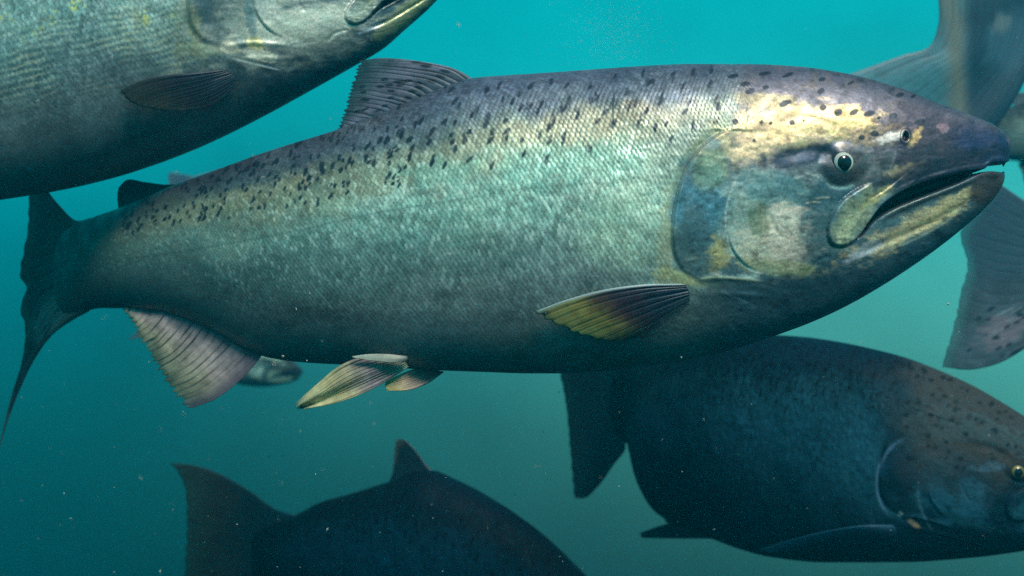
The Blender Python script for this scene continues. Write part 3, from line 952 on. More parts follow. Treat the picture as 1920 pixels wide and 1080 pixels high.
# ================================================================== 1. the large salmon
MAIN_DEP = [(-60, 1.42), (60, 1.36), (150, 1.30), (300, 1.22), (500, 1.155), (750, 1.115), (1000, 1.10), (1400, 1.09), (1900, 1.085)]
F = Fish('large spotted salmon in the middle, gold head, swimming right across the whole view', group='silvery salmon closest to the viewer', top=TOP_C, bot=BOT_C,
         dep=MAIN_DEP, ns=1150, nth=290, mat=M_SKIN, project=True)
F.eye(1580, 306)
F.fin('dorsal_fin', [(892, 150), (850, 164), (780, 194), (700, 228), (640, 248)], [(672, 115), (662, 140), (652, 175), (641, 215), (628, 249)],
      [(892, 150), (850, 128), (800, 117), (740, 110), (700, 110), (672, 115)], [(640, 248), (636, 249), (628, 249)],
      fincol([(0, (70, 84, 96)), (.4, (124, 120, 140)), (.8, (84, 94, 104)), (1, (60, 76, 84))], .85, alpha=.7, spots=34, seed=3, mot=.45), 170, 60, 18, 2.0, 10, 1.8, seed=3)
F.fin('adipose_fin', [(345, 344), (300, 362), (260, 380), (225, 393)], [(222, 352), (220, 362), (220, 378), (222, 392)],
      [(345, 344), (310, 346), (270, 341), (236, 338), (222, 352)], [(225, 393), (223, 393), (222, 392)],
      fincol([(0, (50, 64, 72)), (1, (30, 44, 58))], .0, seed=4), 40, 30, 4, 4.0, 1, .2, seed=4)
F.fin('anal_fin', [(494, 662, 20), (450, 640, 30), (400, 610, 34), (330, 588, 30), (232, 574, 10)], [(352, 768, 90), (330, 745, 88), (300, 704, 82), (268, 650, 70), (230, 582, 40)],
      [(494, 662, 20), (478, 684, 40), (440, 722, 62), (400, 750, 80), (352, 768, 90)], [(232, 574, 10), (231, 577, 25), (230, 582, 40)],
      fincol([(0, (70, 76, 88)), (.18, (118, 110, 116)), (.4, (184, 164, 160)), (.7, (160, 152, 128)), (1, (100, 110, 84))], 1.0, alpha=.65, seed=5, edge=((84, 74, 92), .09), mot=.5), 190, 70, 21, 2.2, 13, 1.5, seed=5, wav=6)
F.fin('tail_fin', [(172, 408), (178, 450), (180, 500), (176, 545), (166, 584)],
      [(62, 290), (54, 360), (48, 440), (40, 480), (35, 515), (47, 540), (37, 575), (46, 620), (40, 680), (22, 740), (-8, 865)],
      [(172, 408), (146, 414), (112, 386), (88, 355), (62, 290)], [(166, 584), (140, 598), (98, 628), (68, 668), (38, 728), (14, 790), (-8, 865)],
      fincol([(0, (80, 92, 90)), (.35, (78, 88, 90)), (.75, (40, 54, 64)), (.9, (96, 96, 82)), (1, (50, 66, 66))], .55, alpha=.75, spots=26, seed=6, mot=.35, extra=lambda x, y, c: blob(c, x, y, 100, 590, 26, 52, 35, (150, 136, 134), .75, .9, .3, 30, 3)), 170, 70, 18, 6.0, 5, 1.2, seed=6, wav=6)  # pale blob low on the tail: sunlight painted into the colour
so = lambda A_, b_, e_=6: float(F.surf_off(A_, b_)[0]) + e_
F.fin('pectoral_fin', [(1284, 532, so(1284, 532, 2)), (1292, 550, so(1292, 550, 2)), (1290, 575, so(1290, 575, 2))],
      [(998, 586, so(998, 586, 22)), (1030, 604, so(1030, 604, 22)), (1080, 626, so(1080, 626, 20)), (1140, 640, so(1140, 640, 18)), (1200, 636, so(1200, 636, 12))],
      [(1284, 532, so(1284, 532, 2)), (1200, 534, so(1200, 534, 12)), (1120, 546, so(1120, 546, 20)), (1060, 563, so(1060, 563, 22)), (998, 586, so(998, 586, 22))],
      [(1290, 575, so(1290, 575, 2)), (1262, 604, so(1262, 604, 8)), (1235, 625, so(1235, 625, 12)), (1200, 636, so(1200, 636, 12))],
      fincol([(0, (40, 58, 78)), (.30, (40, 50, 70)), (.48, (74, 52, 66)), (.60, (112, 82, 68)), (.72, (178, 156, 84)), (.95, (184, 170, 98)), (1, (84, 100, 80))], .9, seed=7, ufade=(.30, .95, (26, 46, 60)), ualpha=.10, edge=((190, 214, 216), .025), dark=(28, 36, 44)),
      120, 70, 9, 2.2, 9, 2.0, seed=7)
F.fin('pectoral_fin', [(1284, 540, so(1284, 540, 2)), (1292, 565, so(1292, 565, 2)), (1288, 590, so(1288, 590, 2))],
      [(1060, 610, so(1060, 610, 30)), (1090, 630, so(1090, 630, 26)), (1130, 645, so(1130, 645, 24)), (1170, 650, so(1170, 650, 18)), (1200, 646, so(1200, 646, 12))],
      [(1284, 540, so(1284, 540, 2)), (1200, 555, so(1200, 555, 12)), (1120, 580, so(1120, 580, 20)), (1060, 610, so(1060, 610, 30))],
      [(1288, 590, so(1288, 590, 2)), (1250, 625, so(1250, 625, 8)), (1200, 646, so(1200, 646, 12))],
      fincol([(0, (40, 58, 78)), (1, (120, 110, 70))], .8, seed=8), 60, 40, 9, 2.2, 5, 1.5, seed=8, mirror=True)
pc = fincol([(0, (176, 170, 150)), (.3, (150, 132, 140)), (.6, (196, 184, 136)), (.9, (208, 202, 156)), (1, (110, 140, 120))], .85, seed=9, dark=(26, 34, 40), mot=.4)
F.fin('pelvic_fin', [(748, 664, 60), (758, 676, 56), (766, 688, 48)], [(548, 762, 110), (552, 768, 108), (566, 768, 104)],
      [(748, 664, 60), (690, 666, 82), (640, 684, 96), (592, 722, 106), (548, 762, 110)],
      [(766, 688, 48), (730, 712, 66), (680, 738, 84), (620, 758, 98), (566, 768, 104)], pc, 110, 60, 10, 2.0, 13, 2.4, seed=9, wav=8)
F.fin('pelvic_fin', [(800, 688, 10), (815, 694, 8), (832, 698, 6)], [(722, 716, 60), (720, 724, 60), (726, 733, 58)],
      [(800, 688, 10), (770, 694, 30), (742, 706, 48), (722, 716, 60)],
      [(832, 698, 6), (800, 720, 26), (765, 732, 44), (726, 733, 58)],
      fincol([(0, (96, 80, 96)), (.5, (170, 140, 120)), (1, (206, 190, 120))], .7, seed=10, dark=(50, 44, 50)), 70, 40, 8, 2.0, 3, 1.6, seed=10)
F.fin('pelvic_process', [(764, 668, 70), (764, 673, 72), (762, 677, 70)], [(660, 668, 100), (660, 669, 100), (660, 670, 100)],
      [(764, 668, 70), (730, 664, 84), (690, 664, 94), (660, 668, 100)], [(762, 677, 70), (740, 680, 84), (700, 677, 94), (660, 670, 100)],
      fincol([(0, (80, 90, 92)), (.3, (170, 170, 156)), (1, (200, 206, 190))], .3, seed=11), 20, 30, 2, 2.0, 0, .3, seed=11)

# ================================================================== 2. the silvery salmon cut by the upper left corner
TL_TOP = [(-560, 320), (-530, 310), (-400, 210), (-200, 30), (0, -90), (200, -185), (300, -222), (440, -238), (550, -205), (658, -125), (740, -95), (800, -80), (840, -68), (862, -58), (870, -50)]
TL_BOT = [(-560, 470), (-530, 465), (-400, 438), (-200, 405), (0, 374), (100, 358), (200, 335), (300, 303), (400, 262), (500, 213), (560, 181), (620, 148), (670, 120), (720, 90), (760, 55), (800, 20), (830, -10), (858, -34), (870, -46)]
TL_MAP = [(-560, 100), (-530, 145), (0, 780), (388, 1258), (440, 1300), (658, 1565), (870, 1890)]
TL_DEP = [(-760, 1.34), (-530, 1.29), (0, 1.215), (400, 1.205), (870, 1.235)]


def tl_extra(x, y, c):
    # sunlight painted as cream and white cheek patches, golden glints painted near the top
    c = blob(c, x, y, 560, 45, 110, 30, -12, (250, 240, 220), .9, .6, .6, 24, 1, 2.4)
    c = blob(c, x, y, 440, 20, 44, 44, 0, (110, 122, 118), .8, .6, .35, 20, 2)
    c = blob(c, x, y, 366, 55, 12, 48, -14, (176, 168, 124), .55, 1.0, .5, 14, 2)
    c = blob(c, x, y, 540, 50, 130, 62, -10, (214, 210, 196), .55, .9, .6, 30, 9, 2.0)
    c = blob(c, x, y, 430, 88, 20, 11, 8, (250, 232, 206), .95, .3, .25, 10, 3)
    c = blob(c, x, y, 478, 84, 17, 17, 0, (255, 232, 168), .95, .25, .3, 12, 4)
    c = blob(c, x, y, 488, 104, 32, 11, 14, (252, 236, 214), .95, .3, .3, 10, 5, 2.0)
    c = blob(c, x, y, 470, 40, 9, 40, -10, (70, 120, 130), .6, .7, .3, 18, 6)
    c = blob(c, x, y, 760, 26, 70, 16, -40, (170, 170, 120), .7, .6, .35, 20, 7)
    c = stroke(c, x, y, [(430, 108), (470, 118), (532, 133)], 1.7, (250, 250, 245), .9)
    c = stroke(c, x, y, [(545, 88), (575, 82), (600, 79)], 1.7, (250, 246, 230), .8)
    c = stroke(c, x, y, [(510, 18), (570, 6), (650, -4)], 6, (80, 98, 104), .8)
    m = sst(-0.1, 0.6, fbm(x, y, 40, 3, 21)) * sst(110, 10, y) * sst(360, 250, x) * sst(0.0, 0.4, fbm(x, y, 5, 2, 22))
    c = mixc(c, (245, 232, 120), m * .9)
    wv = np.sin((y + 0.24 * x) / 13.0 * 2 * math.pi + 2.6 * fbm(x, y, 60, 3, 23) + 1.2 * fbm(x, y, 18, 3, 25))  # rippled reflections on the scales, painted as pale and dark waves
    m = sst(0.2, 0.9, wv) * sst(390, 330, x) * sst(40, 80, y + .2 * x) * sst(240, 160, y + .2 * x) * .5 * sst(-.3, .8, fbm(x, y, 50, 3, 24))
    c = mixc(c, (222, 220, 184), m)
    c = mixc(c, (60, 80, 84), sst(-0.2, -0.9, wv) * sst(390, 330, x) * sst(40, 80, y + .2 * x) * sst(250, 170, y + .2 * x) * .35)
    return c


G2 = Fish('silvery salmon cut off by the top left corner, belly and cheek showing', group='silvery salmon closest to the viewer', top=TL_TOP, bot=TL_BOT, amap=TL_MAP,
          dep=TL_DEP, ns=700, nth=230, style={'tint': (0.74, 0.80, 0.84), 'desat': .3, 'extra': tl_extra}, mat=M_SKIN, wscale=1.05)
G2.eye(1580, 306)
so2 = lambda A_, b_, e_=6: float(G2.surf_off(A_, b_)[0]) + e_
G2.fin('pectoral_fin', [(424, 130, so2(424, 130, 2)), (440, 145, so2(440, 145, 2)), (440, 165, so2(440, 165, 2))],
       [(224, 170, so2(224, 170, 16)), (240, 190, so2(240, 190, 16)), (290, 205, so2(290, 205, 14)), (340, 208, so2(340, 208, 12))],
       [(424, 130, so2(424, 130, 2)), (370, 136, so2(370, 136, 10)), (300, 143, so2(300, 143, 14)), (255, 154, so2(255, 154, 16)), (224, 170, so2(224, 170, 16))],
       [(440, 165, so2(440, 165, 2)), (400, 198, so2(400, 198, 8)), (340, 208, so2(340, 208, 12))],
       fincol([(0, (44, 54, 72)), (.5, (52, 46, 62)), (1, (70, 70, 62))], .5, seed=12), 90, 50, 10, 2.0, 4, 1.2, seed=12)
G2.fin('tail_fin', [(-545, 318), (-550, 390), (-545, 466)], [(-700, 200), (-690, 300), (-680, 400), (-690, 500), (-720, 590)],
       [(-545, 318), (-600, 270), (-700, 200)], [(-545, 466), (-620, 520), (-720, 590)],
       fincol([(0, (60, 70, 80)), (1, (50, 60, 64))], .5, seed=13), 60, 30, 14, 5, 5, 1.2, seed=13)
G2.fin('dorsal_fin', [(130, -150), (60, -110), (-60, -58)], [(-50, -190), (-75, -130), (-90, -50)], [(130, -150), (30, -180), (-50, -190)],
       [(-60, -58), (-80, -52), (-90, -50)], fincol([(0, (70, 84, 96)), (1, (60, 76, 84))], .6, seed=14), 60, 30, 12, 2, 5, 1.2, seed=14)
G2.fin('pelvic_fin', [(-60, 380, 10), (-40, 378, 10), (-30, 376, 10)], [(-200, 430, 25), (-190, 440, 25), (-175, 440, 25)],
       [(-60, 380, 10), (-130, 398, 20), (-200, 430, 25)], [(-30, 376, 10), (-100, 418, 20), (-175, 440, 25)],
       fincol([(0, (110, 110, 110)), (1, (150, 150, 130))], .7, seed=15), 50, 30, 8, 2, 4, 1.2, seed=15)

# ================================================================== 3. the dark salmon low on the right
BR_TOP = [(1140, 694), (1180, 684), (1240, 668), (1320, 646), (1400, 631), (1440, 628), (1500, 631), (1560, 639), (1640, 655), (1700, 671), (1760, 694), (1820, 721), (1870, 749), (1920, 780), (1980, 815), (2040, 850), (2090, 880), (2115, 902), (2122, 915)]
BR_BOT = [(1140, 815), (1180, 835), (1205, 890), (1225, 935), (1250, 968), (1300, 992), (1350, 1012), (1400, 1030), (1450, 1043), (1550, 1053), (1700, 1052), (1800, 1046), (1920, 1031), (2000, 1010), (2060, 980), (2100, 948), (2118, 928), (2122, 919)]
BR_MAP = [(1140, 100), (1180, 145), (1400, 640), (1650, 1262), (1884, 1578), (2122, 1890)]
BR_DEP = [(1040, 1.88), (1140, 1.80), (1250, 1.68), (1400, 1.56), (1650, 1.46), (1900, 1.43), (2122, 1.42)]


def br_extra(x, y, c):
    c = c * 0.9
    m = sst(1650, 1760, x + 30 * fbm(x, y, 60, 3, 2)) * sst(960, 820, y + 30 * fbm(x, y, 60, 3, 3))
    c = mixc(c, (74, 72, 68), m * .55)
    rs = random.Random(11)
    for i in range(210):
        sx = rs.uniform(1330, 1915)
        ty = float(np.interp(sx, XS(BR_TOP), YS(BR_TOP)))
        sy = ty + 8 + rs.random() ** 1.4 * (180 if sx > 1650 else 110)
        r_ = rs.uniform(2.0, 3.8) + (1.4 if sx > 1650 else 0)
        c = blob(c, x, y, sx, sy, r_ * 1.15, r_ * .85, rs.uniform(-50, 10), (8, 12, 20), rs.uniform(.35, .8), .7, .3, 7, i)
    c = stroke(c, x, y, [(1710, 815), (1672, 838), (1652, 868), (1645, 905), (1652, 945), (1678, 978)], 3.0, (84, 120, 150), .6)
    c = stroke(c, x, y, [(1722, 905), (1722, 935), (1736, 975), (1752, 1000)], 2.5, (74, 108, 130), .5)
    c = blob(c, x, y, 1850, 876, 26, 7, -6, (76, 108, 128), .5, 1.4, .7, 10, 5)
    c = blob(c, x, y, 1714, 982, 14, 5, 35, (170, 140, 110), .7, .6, .3, 8, 6)
    c = blob(c, x, y, 1688, 964, 5, 5, 0, (140, 170, 180), .6, .6, .3, 8, 6)
    return c


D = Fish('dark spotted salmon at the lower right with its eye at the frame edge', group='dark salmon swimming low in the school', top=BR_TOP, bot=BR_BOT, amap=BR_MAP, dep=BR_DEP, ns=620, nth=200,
         style={'tint': (0.020, 0.115, 0.20), 'desat': .6, 'extra': br_extra}, mat=M_DARK, wscale=1.0)  # ripe dark skin, plus weak light low down put into the tint
D.eye(1578, 320, mi=M_IRIS_GOLD)
dk = lambda sd, al=None: fincol([(0, (16, 34, 48)), (.6, (14, 30, 42)), (1, (24, 42, 44))], .4, seed=sd, alpha=al, dark=(8, 18, 28))
D.fin('tail_fin', [(1165, 688), (1150, 760), (1160, 822)], [(1046, 600), (1048, 690), (1060, 760), (1068, 850), (1076, 934)],
      [(1165, 688), (1110, 650), (1046, 600)], [(1160, 822), (1172, 836), (1150, 872), (1118, 915), (1095, 934), (1076, 934)], dk(21, .8), 90, 50, 16, 4.0, 3, 1.2, seed=21)
so3 = lambda A_, b_, e_=6: float(D.surf_off(A_, b_)[0]) + e_
D.fin('pectoral_fin', [(1672, 984, so3(1672, 984, 6)), (1680, 992, so3(1680, 992, 6)), (1680, 1002, so3(1680, 1002, 6))],
      [(1418, 1032, so3(1480, 1026, 44)), (1440, 1037, so3(1490, 1026, 42)), (1500, 1036, so3(1520, 1030, 36))],
      [(1672, 984, so3(1672, 984, 6)), (1610, 986, so3(1610, 986, 30)), (1520, 1002, so3(1520, 1002, 40)), (1418, 1032, so3(1480, 1026, 44))],
      [(1680, 1002, so3(1680, 1002, 6)), (1610, 1020, so3(1610, 1020, 22)), (1500, 1036, so3(1520, 1030, 36))],
      fincol([(0, (22, 54, 76)), (1, (18, 46, 66))], .4, seed=22, edge=((48, 96, 124), .3)), 60, 50, 8, 2, 2, 1, seed=22)
D.fin('pelvic_fin', [(1332, 992, 16), (1340, 1000, 16), (1346, 1010, 14)], [(1198, 1000, 30), (1200, 1005, 30), (1204, 1009, 30)],
      [(1332, 992, 16), (1290, 976, 22), (1240, 985, 28), (1198, 1000, 30)], [(1346, 1010, 14), (1290, 1010, 22), (1204, 1009, 30)], dk(23), 50, 40, 8, 2, 3, 1.2, seed=23)
D.fin('anal_fin', [(1290, 975), (1250, 950), (1215, 895), (1196, 862)], [(1250, 985), (1236, 962), (1208, 915), (1190, 868)], [(1290, 975), (1272, 984), (1250, 985)],
      [(1196, 862), (1193, 865), (1190, 868)], dk(24), 60, 20, 12, 2, 5, 1.2, seed=24)
D.fin('dorsal_fin', [(1380, 640), (1330, 652), (1280, 668)], [(1270, 600), (1264, 630), (1260, 674)], [(1380, 640), (1320, 612), (1270, 600)], [(1280, 668), (1270, 672), (1260, 674)],
      dk(25), 50, 30, 12, 2, 3, 1.2, seed=25)

# ================================================================== 4. the dark salmon cut by the lower edge
BL_TOP = [(470, 1000), (540, 972), (570, 958), (600, 942), (660, 925), (735, 901), (800, 882), (850, 900), (900, 925), (950, 955), (1000, 990), (1050, 1032), (1100, 1082), (1160, 1140), (1220, 1195), (1270, 1240), (1292, 1268), (1298, 1282)]
BL_BOT = [(470, 1090), (540, 1110), (600, 1150), (680, 1215), (780, 1290), (900, 1345), (1000, 1365), (1080, 1370), (1160, 1358), (1220, 1334), (1270, 1306), (1292, 1292), (1298, 1285)]
BL_MAP = [(470, 100), (500, 145), (740, 700), (1020, 1262), (1170, 1578), (1298, 1890)]
BL_DEP = [(300, 1.90), (470, 1.78), (740, 1.64), (1000, 1.58), (1298, 1.56)]
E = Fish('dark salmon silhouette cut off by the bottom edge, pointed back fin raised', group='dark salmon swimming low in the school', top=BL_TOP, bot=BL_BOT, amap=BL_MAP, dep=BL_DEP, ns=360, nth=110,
         style={'tint': (0.006, 0.052, 0.105), 'desat': .85}, mat=M_DARK, wscale=.9)  # dark skin deepened by the tint, which also paints in the dim light
E.eye(1578, 306, mi=M_IRIS_GOLD)
E.fin('dorsal_fin', [(826, 898), (790, 886), (755, 897), (733, 905)], [(742, 823), (738, 850), (736, 880), (730, 903)],
      [(826, 898), (800, 872), (775, 840), (755, 824), (742, 823)], [(733, 905), (731, 904), (730, 903)],
      fincol([(0, (12, 34, 50)), (.85, (16, 38, 50)), (1, (110, 104, 84))], .3, seed=31, dark=(8, 20, 30), alpha=.8), 70, 40, 12, 3.0, 3, 1.0, seed=31)
E.fin('tail_fin', [(552, 966), (530, 1030), (548, 1108)], [(318, 868), (340, 900), (348, 950), (346, 1040), (342, 1130), (330, 1230)],
      [(552, 966), (520, 956), (470, 922), (410, 888), (360, 872), (318, 868)], [(548, 1108), (450, 1170), (330, 1230)],
      fincol([(0, (12, 34, 50)), (.35, (22, 34, 40)), (.7, (56, 44, 38)), (1, (62, 66, 50))], .35, seed=32, alpha=.6, dark=(14, 24, 28)), 90, 60, 16, 3.0, 5, 1.2, seed=32)

# ================================================================== 5. fish at the right edge and beyond
def template_fins(o, cols, sd, wh=('dorsal_fin', 'anal_fin', 'pelvic_fin', 'adipose_fin')):
    if 'dorsal_fin' in wh:
        o.fin('dorsal_fin', [(892, 150), (780, 194), (640, 250)], [(700, 95), (665, 160), (628, 252)], [(892, 150), (790, 105), (700, 95)], [(640, 250), (634, 251), (628, 252)], cols, 40, 24, 12, 2, 6, 1.2, seed=sd)
    if 'adipose_fin' in wh:
        o.fin('adipose_fin', [(345, 344), (280, 372), (225, 393)], [(222, 350), (218, 370), (222, 392)], [(345, 344), (270, 340), (222, 350)], [(225, 393), (223, 393), (222, 392)], cols, 20, 12, 3, 3, 0, .2, seed=sd)
    if 'anal_fin' in wh:
        o.fin('anal_fin', [(494, 662), (400, 618), (260, 578)], [(352, 768), (300, 704), (250, 590)], [(494, 662), (440, 722), (352, 768)], [(260, 578), (255, 584), (250, 590)], cols, 40, 24, 12, 2, 6, 1.2, seed=sd + 1)
    if 'pelvic_fin' in wh:
        for mi_ in (False, True):
            o.fin('pelvic_fin', [(790, 680, 26), (800, 686, 26), (812, 692, 24)], [(640, 740, 50), (645, 750, 50), (655, 756, 50)], [(790, 680, 26), (710, 700, 40), (640, 740, 50)], [(812, 692, 24), (740, 735, 40), (655, 756, 50)], cols, 24, 20, 8, 2, 4, 1.2, seed=sd + 2, mirror=mi_)
    for mi_ in (False, True):
        z = lambda A_, b_, e_: float(o.surf_off(A_, b_)[0]) + e_
        o.fin('pectoral_fin', [(1284, 532, z(1284, 532, 2)), (1290, 570, z(1290, 570, 2))], [(1010, 600, z(1010, 600, 30)), (1180, 650, z(1180, 650, 20))],
              [(1284, 532, z(1284, 532, 2)), (1120, 556, z(1120, 556, 20)), (1010, 600, z(1010, 600, 30))], [(1290, 570, z(1290, 570, 2)), (1250, 620, z(1250, 620, 10)), (1180, 650, z(1180, 650, 20))], cols, 24, 24, 9, 2, 4, 1.2, seed=sd + 3, mirror=mi_)


GREY = lambda sd, k_=1.0: fincol([(0, (70, 96, 106)), (.5, (92, 100, 108)), (1, (60, 84, 96))], .35, seed=sd, tint=k_)
# tail of the steeply rising fish in the upper right corner
DEP0 = lambda d: [(-400, d), (0, d), (2200, d)]
A1 = Fish('blue grey salmon rising steeply out of the upper right corner, broad tail spread', group='salmon crowding the right edge',
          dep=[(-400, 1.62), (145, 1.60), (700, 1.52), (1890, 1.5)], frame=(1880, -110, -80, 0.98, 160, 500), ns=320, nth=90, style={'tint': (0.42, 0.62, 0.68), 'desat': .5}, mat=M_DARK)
A1.eye(1578, 306)
# its tail in frame coordinates: turn photo pixels back into the frame
def inv_frame(o, pts):
    ox, oy, ph, s, ax, ay = o.frame
    c_, s_ = math.cos(math.radians(ph)), math.sin(math.radians(ph))
    out = []
    for p in pts:
        x = p[0] - ox; y = p[1] - oy
        out.append(((c_ * x + s_ * y) / s + ax, (-s_ * x + c_ * y) / s + ay, p[2] if len(p) > 2 else 0))
    return out


def tail_a(U, V, ridge, G):
    c = np.ones(U.shape + (3,)) * lin((84, 136, 148))
    c = c * (1 + .35 * fbm(G[..., 0], G[..., 1], 40, 4, 3) + .15 * fbm(G[..., 0], G[..., 1], 8, 3, 4))[..., None]
    px, py = A1.to_photo(G[..., 0], G[..., 1])
    band = np.exp(-((px - 1780 - 0.10 * py + 8 * fbm(px, py, 50, 3, 5)) / 22) ** 2)
    c = mixc(c, (150, 132, 106), band * .6)  # tan band: light caught by the tail ridge, painted on
    c = mixc(c, (22, 48, 74), sst(1796, 1826, px) * .85)  # shadowed middle of the tail painted dark
    c = blob(c, px, py, 1895, 78, 46, 62, 20, (70, 110, 130), .8, .5, .3, 30, 5)  # lit flank painted as a paler blob
    c = blob(c, px, py, 1880, 45, 22, 14, -40, (140, 150, 146), .5, .7, .5, 14, 6)
    m = sst(0.5, 0.1, ridge) * .25 * sst(.1, .4, V)
    return mixc(c, (20, 36, 50), m)


A1.fin('tail_fin', inv_frame(A1, [(1768, -150), (1870, -130), (1975, -110)]), inv_frame(A1, [(1560, 150, 0), (1660, 215, 0), (1780, 262, 0), (1868, 242, 0)]),
       inv_frame(A1, [(1768, -150), (1758, -40), (1757, 55), (1745, 84), (1690, 104), (1560, 150)]), inv_frame(A1, [(1975, -110), (1958, 60), (1915, 165), (1868, 242)]),
       tail_a, 110, 60, 16, 5.0, 3, 1.6, seed=41, wav=5)
template_fins(A1, GREY(42), 42)

# tail of the fish leaving through the right edge, spots on the lower lobe
B1 = Fish('grey salmon leaving through the right edge, only its spotted tail fin showing', group='salmon crowding the right edge',
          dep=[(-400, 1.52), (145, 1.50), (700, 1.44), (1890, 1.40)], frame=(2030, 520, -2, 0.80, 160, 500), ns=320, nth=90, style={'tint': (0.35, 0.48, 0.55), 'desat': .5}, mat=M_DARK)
B1.eye(1578, 306)


def tail_b(U, V, ridge, G):
    px, py = B1.to_photo(G[..., 0], G[..., 1])
    c = np.ones(U.shape + (3,)) * lin((78, 96, 108))
    c = c * (1 + .35 * fbm(px, py, 50, 4, 3) + .2 * fbm(px, py * 2, 10, 3, 4))[..., None]
    c = mixc(c, (40, 76, 98), sst(580, 480, py) * .7)
    c = blob(c, px, py, 1880, 620, 46, 28, -24, (146, 132, 146), .7, .8, .4, 20, 2, 2)
    rs = random.Random(3)
    for i in range(34):
        sx = rs.uniform(1815, 1960); sy = rs.uniform(575, 672)
        c = blob(c, px, py, sx, sy, 7, 3.2, -28, (24, 34, 56), .8, .4, .2, 7, i)
    for i in range(7):
        sx = rs.uniform(1840, 1900); sy = rs.uniform(585, 640)
        c = stroke(c, px, py, [(sx, sy), (sx + 26, sy - 12)], 1.6, (176, 184, 190), .5)
    m = sst(0.5, 0.1, ridge) * .3 * sst(.1, .4, V)
    c = mixc(c, (24, 40, 56), m)
    al = 1 - .45 * sst(.86, 1.0, V)
    return np.concatenate([c, al[..., None]], -1)


B1.fin('tail_fin', inv_frame(B1, [(2045, 460), (2050, 520), (2045, 590)]), inv_frame(B1, [(1868, 340), (1826, 390), (1800, 435), (1813, 498), (1801, 545), (1790, 600), (1764, 688)]),
       inv_frame(B1, [(2045, 460), (1980, 410), (1915, 372), (1868, 340)]), inv_frame(B1, [(2045, 590), (1950, 636), (1870, 682), (1820, 693), (1764, 688)]),
       tail_b, 120, 70, 17, 4.0, 4, 1.6, seed=45)
template_fins(B1, GREY(46), 46)

# paler fish behind those two
C1f = Fish('pale teal salmon behind the snout of the large one, mostly beyond the right edge', group='salmon crowding the right edge',
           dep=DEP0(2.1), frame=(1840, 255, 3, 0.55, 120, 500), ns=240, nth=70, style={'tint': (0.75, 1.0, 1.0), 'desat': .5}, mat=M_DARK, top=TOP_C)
C1f.eye(1578, 306)
template_fins(C1f, GREY(51), 51)
C1f.fin('tail_fin', [(112, 436), (108, 520), (112, 602)], [(-10, 330), (30, 420), (45, 520), (30, 620), (-10, 720)], [(112, 436), (60, 380), (-10, 330)], [(112, 602), (60, 670), (-10, 720)],
        GREY(52, 1.2), 60, 30, 16, 4, 4, 1.2, seed=52)

# faint fish behind the large one: its head shows under the belly
H1f = Fish('faint distant salmon behind the large one, pale jaw showing between its anal and pelvic fins', group='faint distant salmon',
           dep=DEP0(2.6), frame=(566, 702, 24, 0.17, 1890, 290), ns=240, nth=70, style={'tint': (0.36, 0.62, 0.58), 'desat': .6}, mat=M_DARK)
H1f.eye(1578, 306)
template_fins(H1f, GREY(61), 61, ('dorsal_fin', 'pelvic_fin', 'adipose_fin'))
H1f.fin('tail_fin', [(112, 436), (108, 520), (112, 602)], [(-30, 330), (30, 420), (45, 520), (30, 620), (-30, 720)], [(112, 436), (60, 380), (-30, 330)], [(112, 602), (60, 670), (-30, 720)],
        GREY(62), 60, 30, 16, 4, 4, 1.2, seed=62)

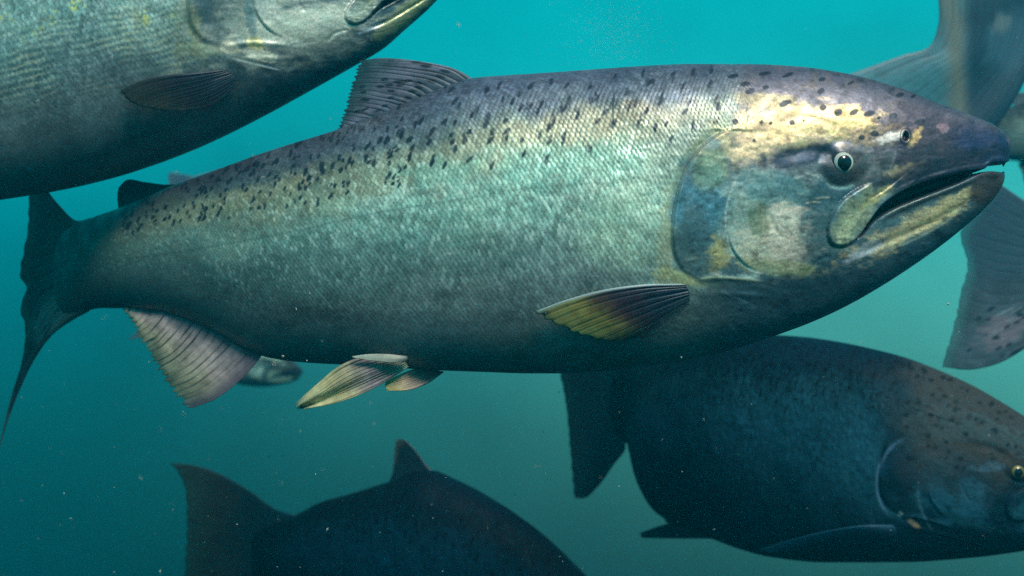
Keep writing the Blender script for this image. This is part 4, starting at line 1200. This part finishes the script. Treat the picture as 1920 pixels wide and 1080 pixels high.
# another one, hidden but for the tip of its back fin
I1 = Fish('far salmon hidden but for a fin tip showing above the large one near its tail', group='faint distant salmon',
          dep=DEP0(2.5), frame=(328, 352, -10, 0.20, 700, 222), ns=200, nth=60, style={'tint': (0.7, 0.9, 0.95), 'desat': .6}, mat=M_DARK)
I1.fin('dorsal_fin', [(892, 150), (780, 194), (640, 250)], [(660, 70), (650, 150), (650, 252)], [(892, 150), (770, 100), (660, 70)], [(640, 250), (645, 251), (650, 252)],
       fincol([(0, (60, 90, 110)), (1, (80, 104, 120))], .3, seed=66), 30, 20, 12, 2, 4, 1, seed=66)
template_fins(I1, GREY(67), 67, ('anal_fin', 'pelvic_fin'))
I1.fin('tail_fin', [(112, 436), (108, 520), (112, 602)], [(20, 390), (40, 440), (45, 520), (40, 600), (20, 650)], [(112, 436), (80, 410), (20, 390)], [(112, 602), (80, 630), (20, 650)],
       GREY(68), 40, 20, 12, 4, 4, 1.2, seed=68)


# ================================================================== specks drifting in the water
def specks():
    rs = random.Random(21)
    pts = [(505, 857, 1.3, 5), (530, 855, 1.3, 3), (965, 928, 1.4, 4), (1330, 1012, .98 * 1.4, 4), (582, 550, 1.0, 5), (555, 578, 1.0, 4), (330, 322, 1.6, 3),
           (838, 958, 1.4, 4), (120, 925, 1.3, 3), (290, 1000, 1.3, 4), (300, 1072, 1.3, 5), (563, 808, 1.5, 4), (1010, 875, 1.5, 3),
           (575, 676, 1.0, 4), (280, 678, 1.0, 3), (620, 222, 1.2, 3), (1384, 852, 1.25, 5), (1048, 735, 1.3, 4), (1005, 875, 1.6, 3)]
    for i in range(420):
        lo = rs.random() < 0.75
        pts.append((rs.uniform(0, 1920), rs.uniform(560, 1080) if lo else rs.uniform(0, 560), rs.uniform(0.75, 2.8), rs.uniform(.9, 2.8) * (2.2 if rs.random() < .06 else 1)))
    for i in range(1500):                                 # a drifting cloud of silt near the top
        pts.append((rs.gauss(1155, 48), rs.gauss(60, 42) , rs.uniform(1.7, 2.4), rs.uniform(.5, 1.3)))
    V = []; Q = []
    for px, py, d, r in pts:
        c = P(px, py, d); s = K1 * d * r * .5
        ax = rs.uniform(0, math.pi); el = rs.uniform(1, 2.2)
        base = len(V)
        for p in ((1, 0, 0), (-1, 0, 0), (0, 1, 0), (0, -1, 0), (0, 0, 1), (0, 0, -1)):
            x = p[0] * el * rs.uniform(.7, 1.2); z = p[2] * rs.uniform(.5, 1.0); y = p[1] * .7
            V.append(c + s * np.array([x * math.cos(ax) - z * math.sin(ax), y, x * math.sin(ax) + z * math.cos(ax)]))
        for a_ in (0, 1):
            for b_ in (2, 3):
                for c_ in (4, 5):
                    Q.append((base + a_, base + b_, base + c_))
    o = mesh_from('drifting_specks', np.array(V), np.zeros((0, 4), int), M_SPECK, None, None, (0, 0, 0), Q)
    o['kind'] = 'stuff'
    o['label'] = 'pale specks of silt drifting in the water'


specks()
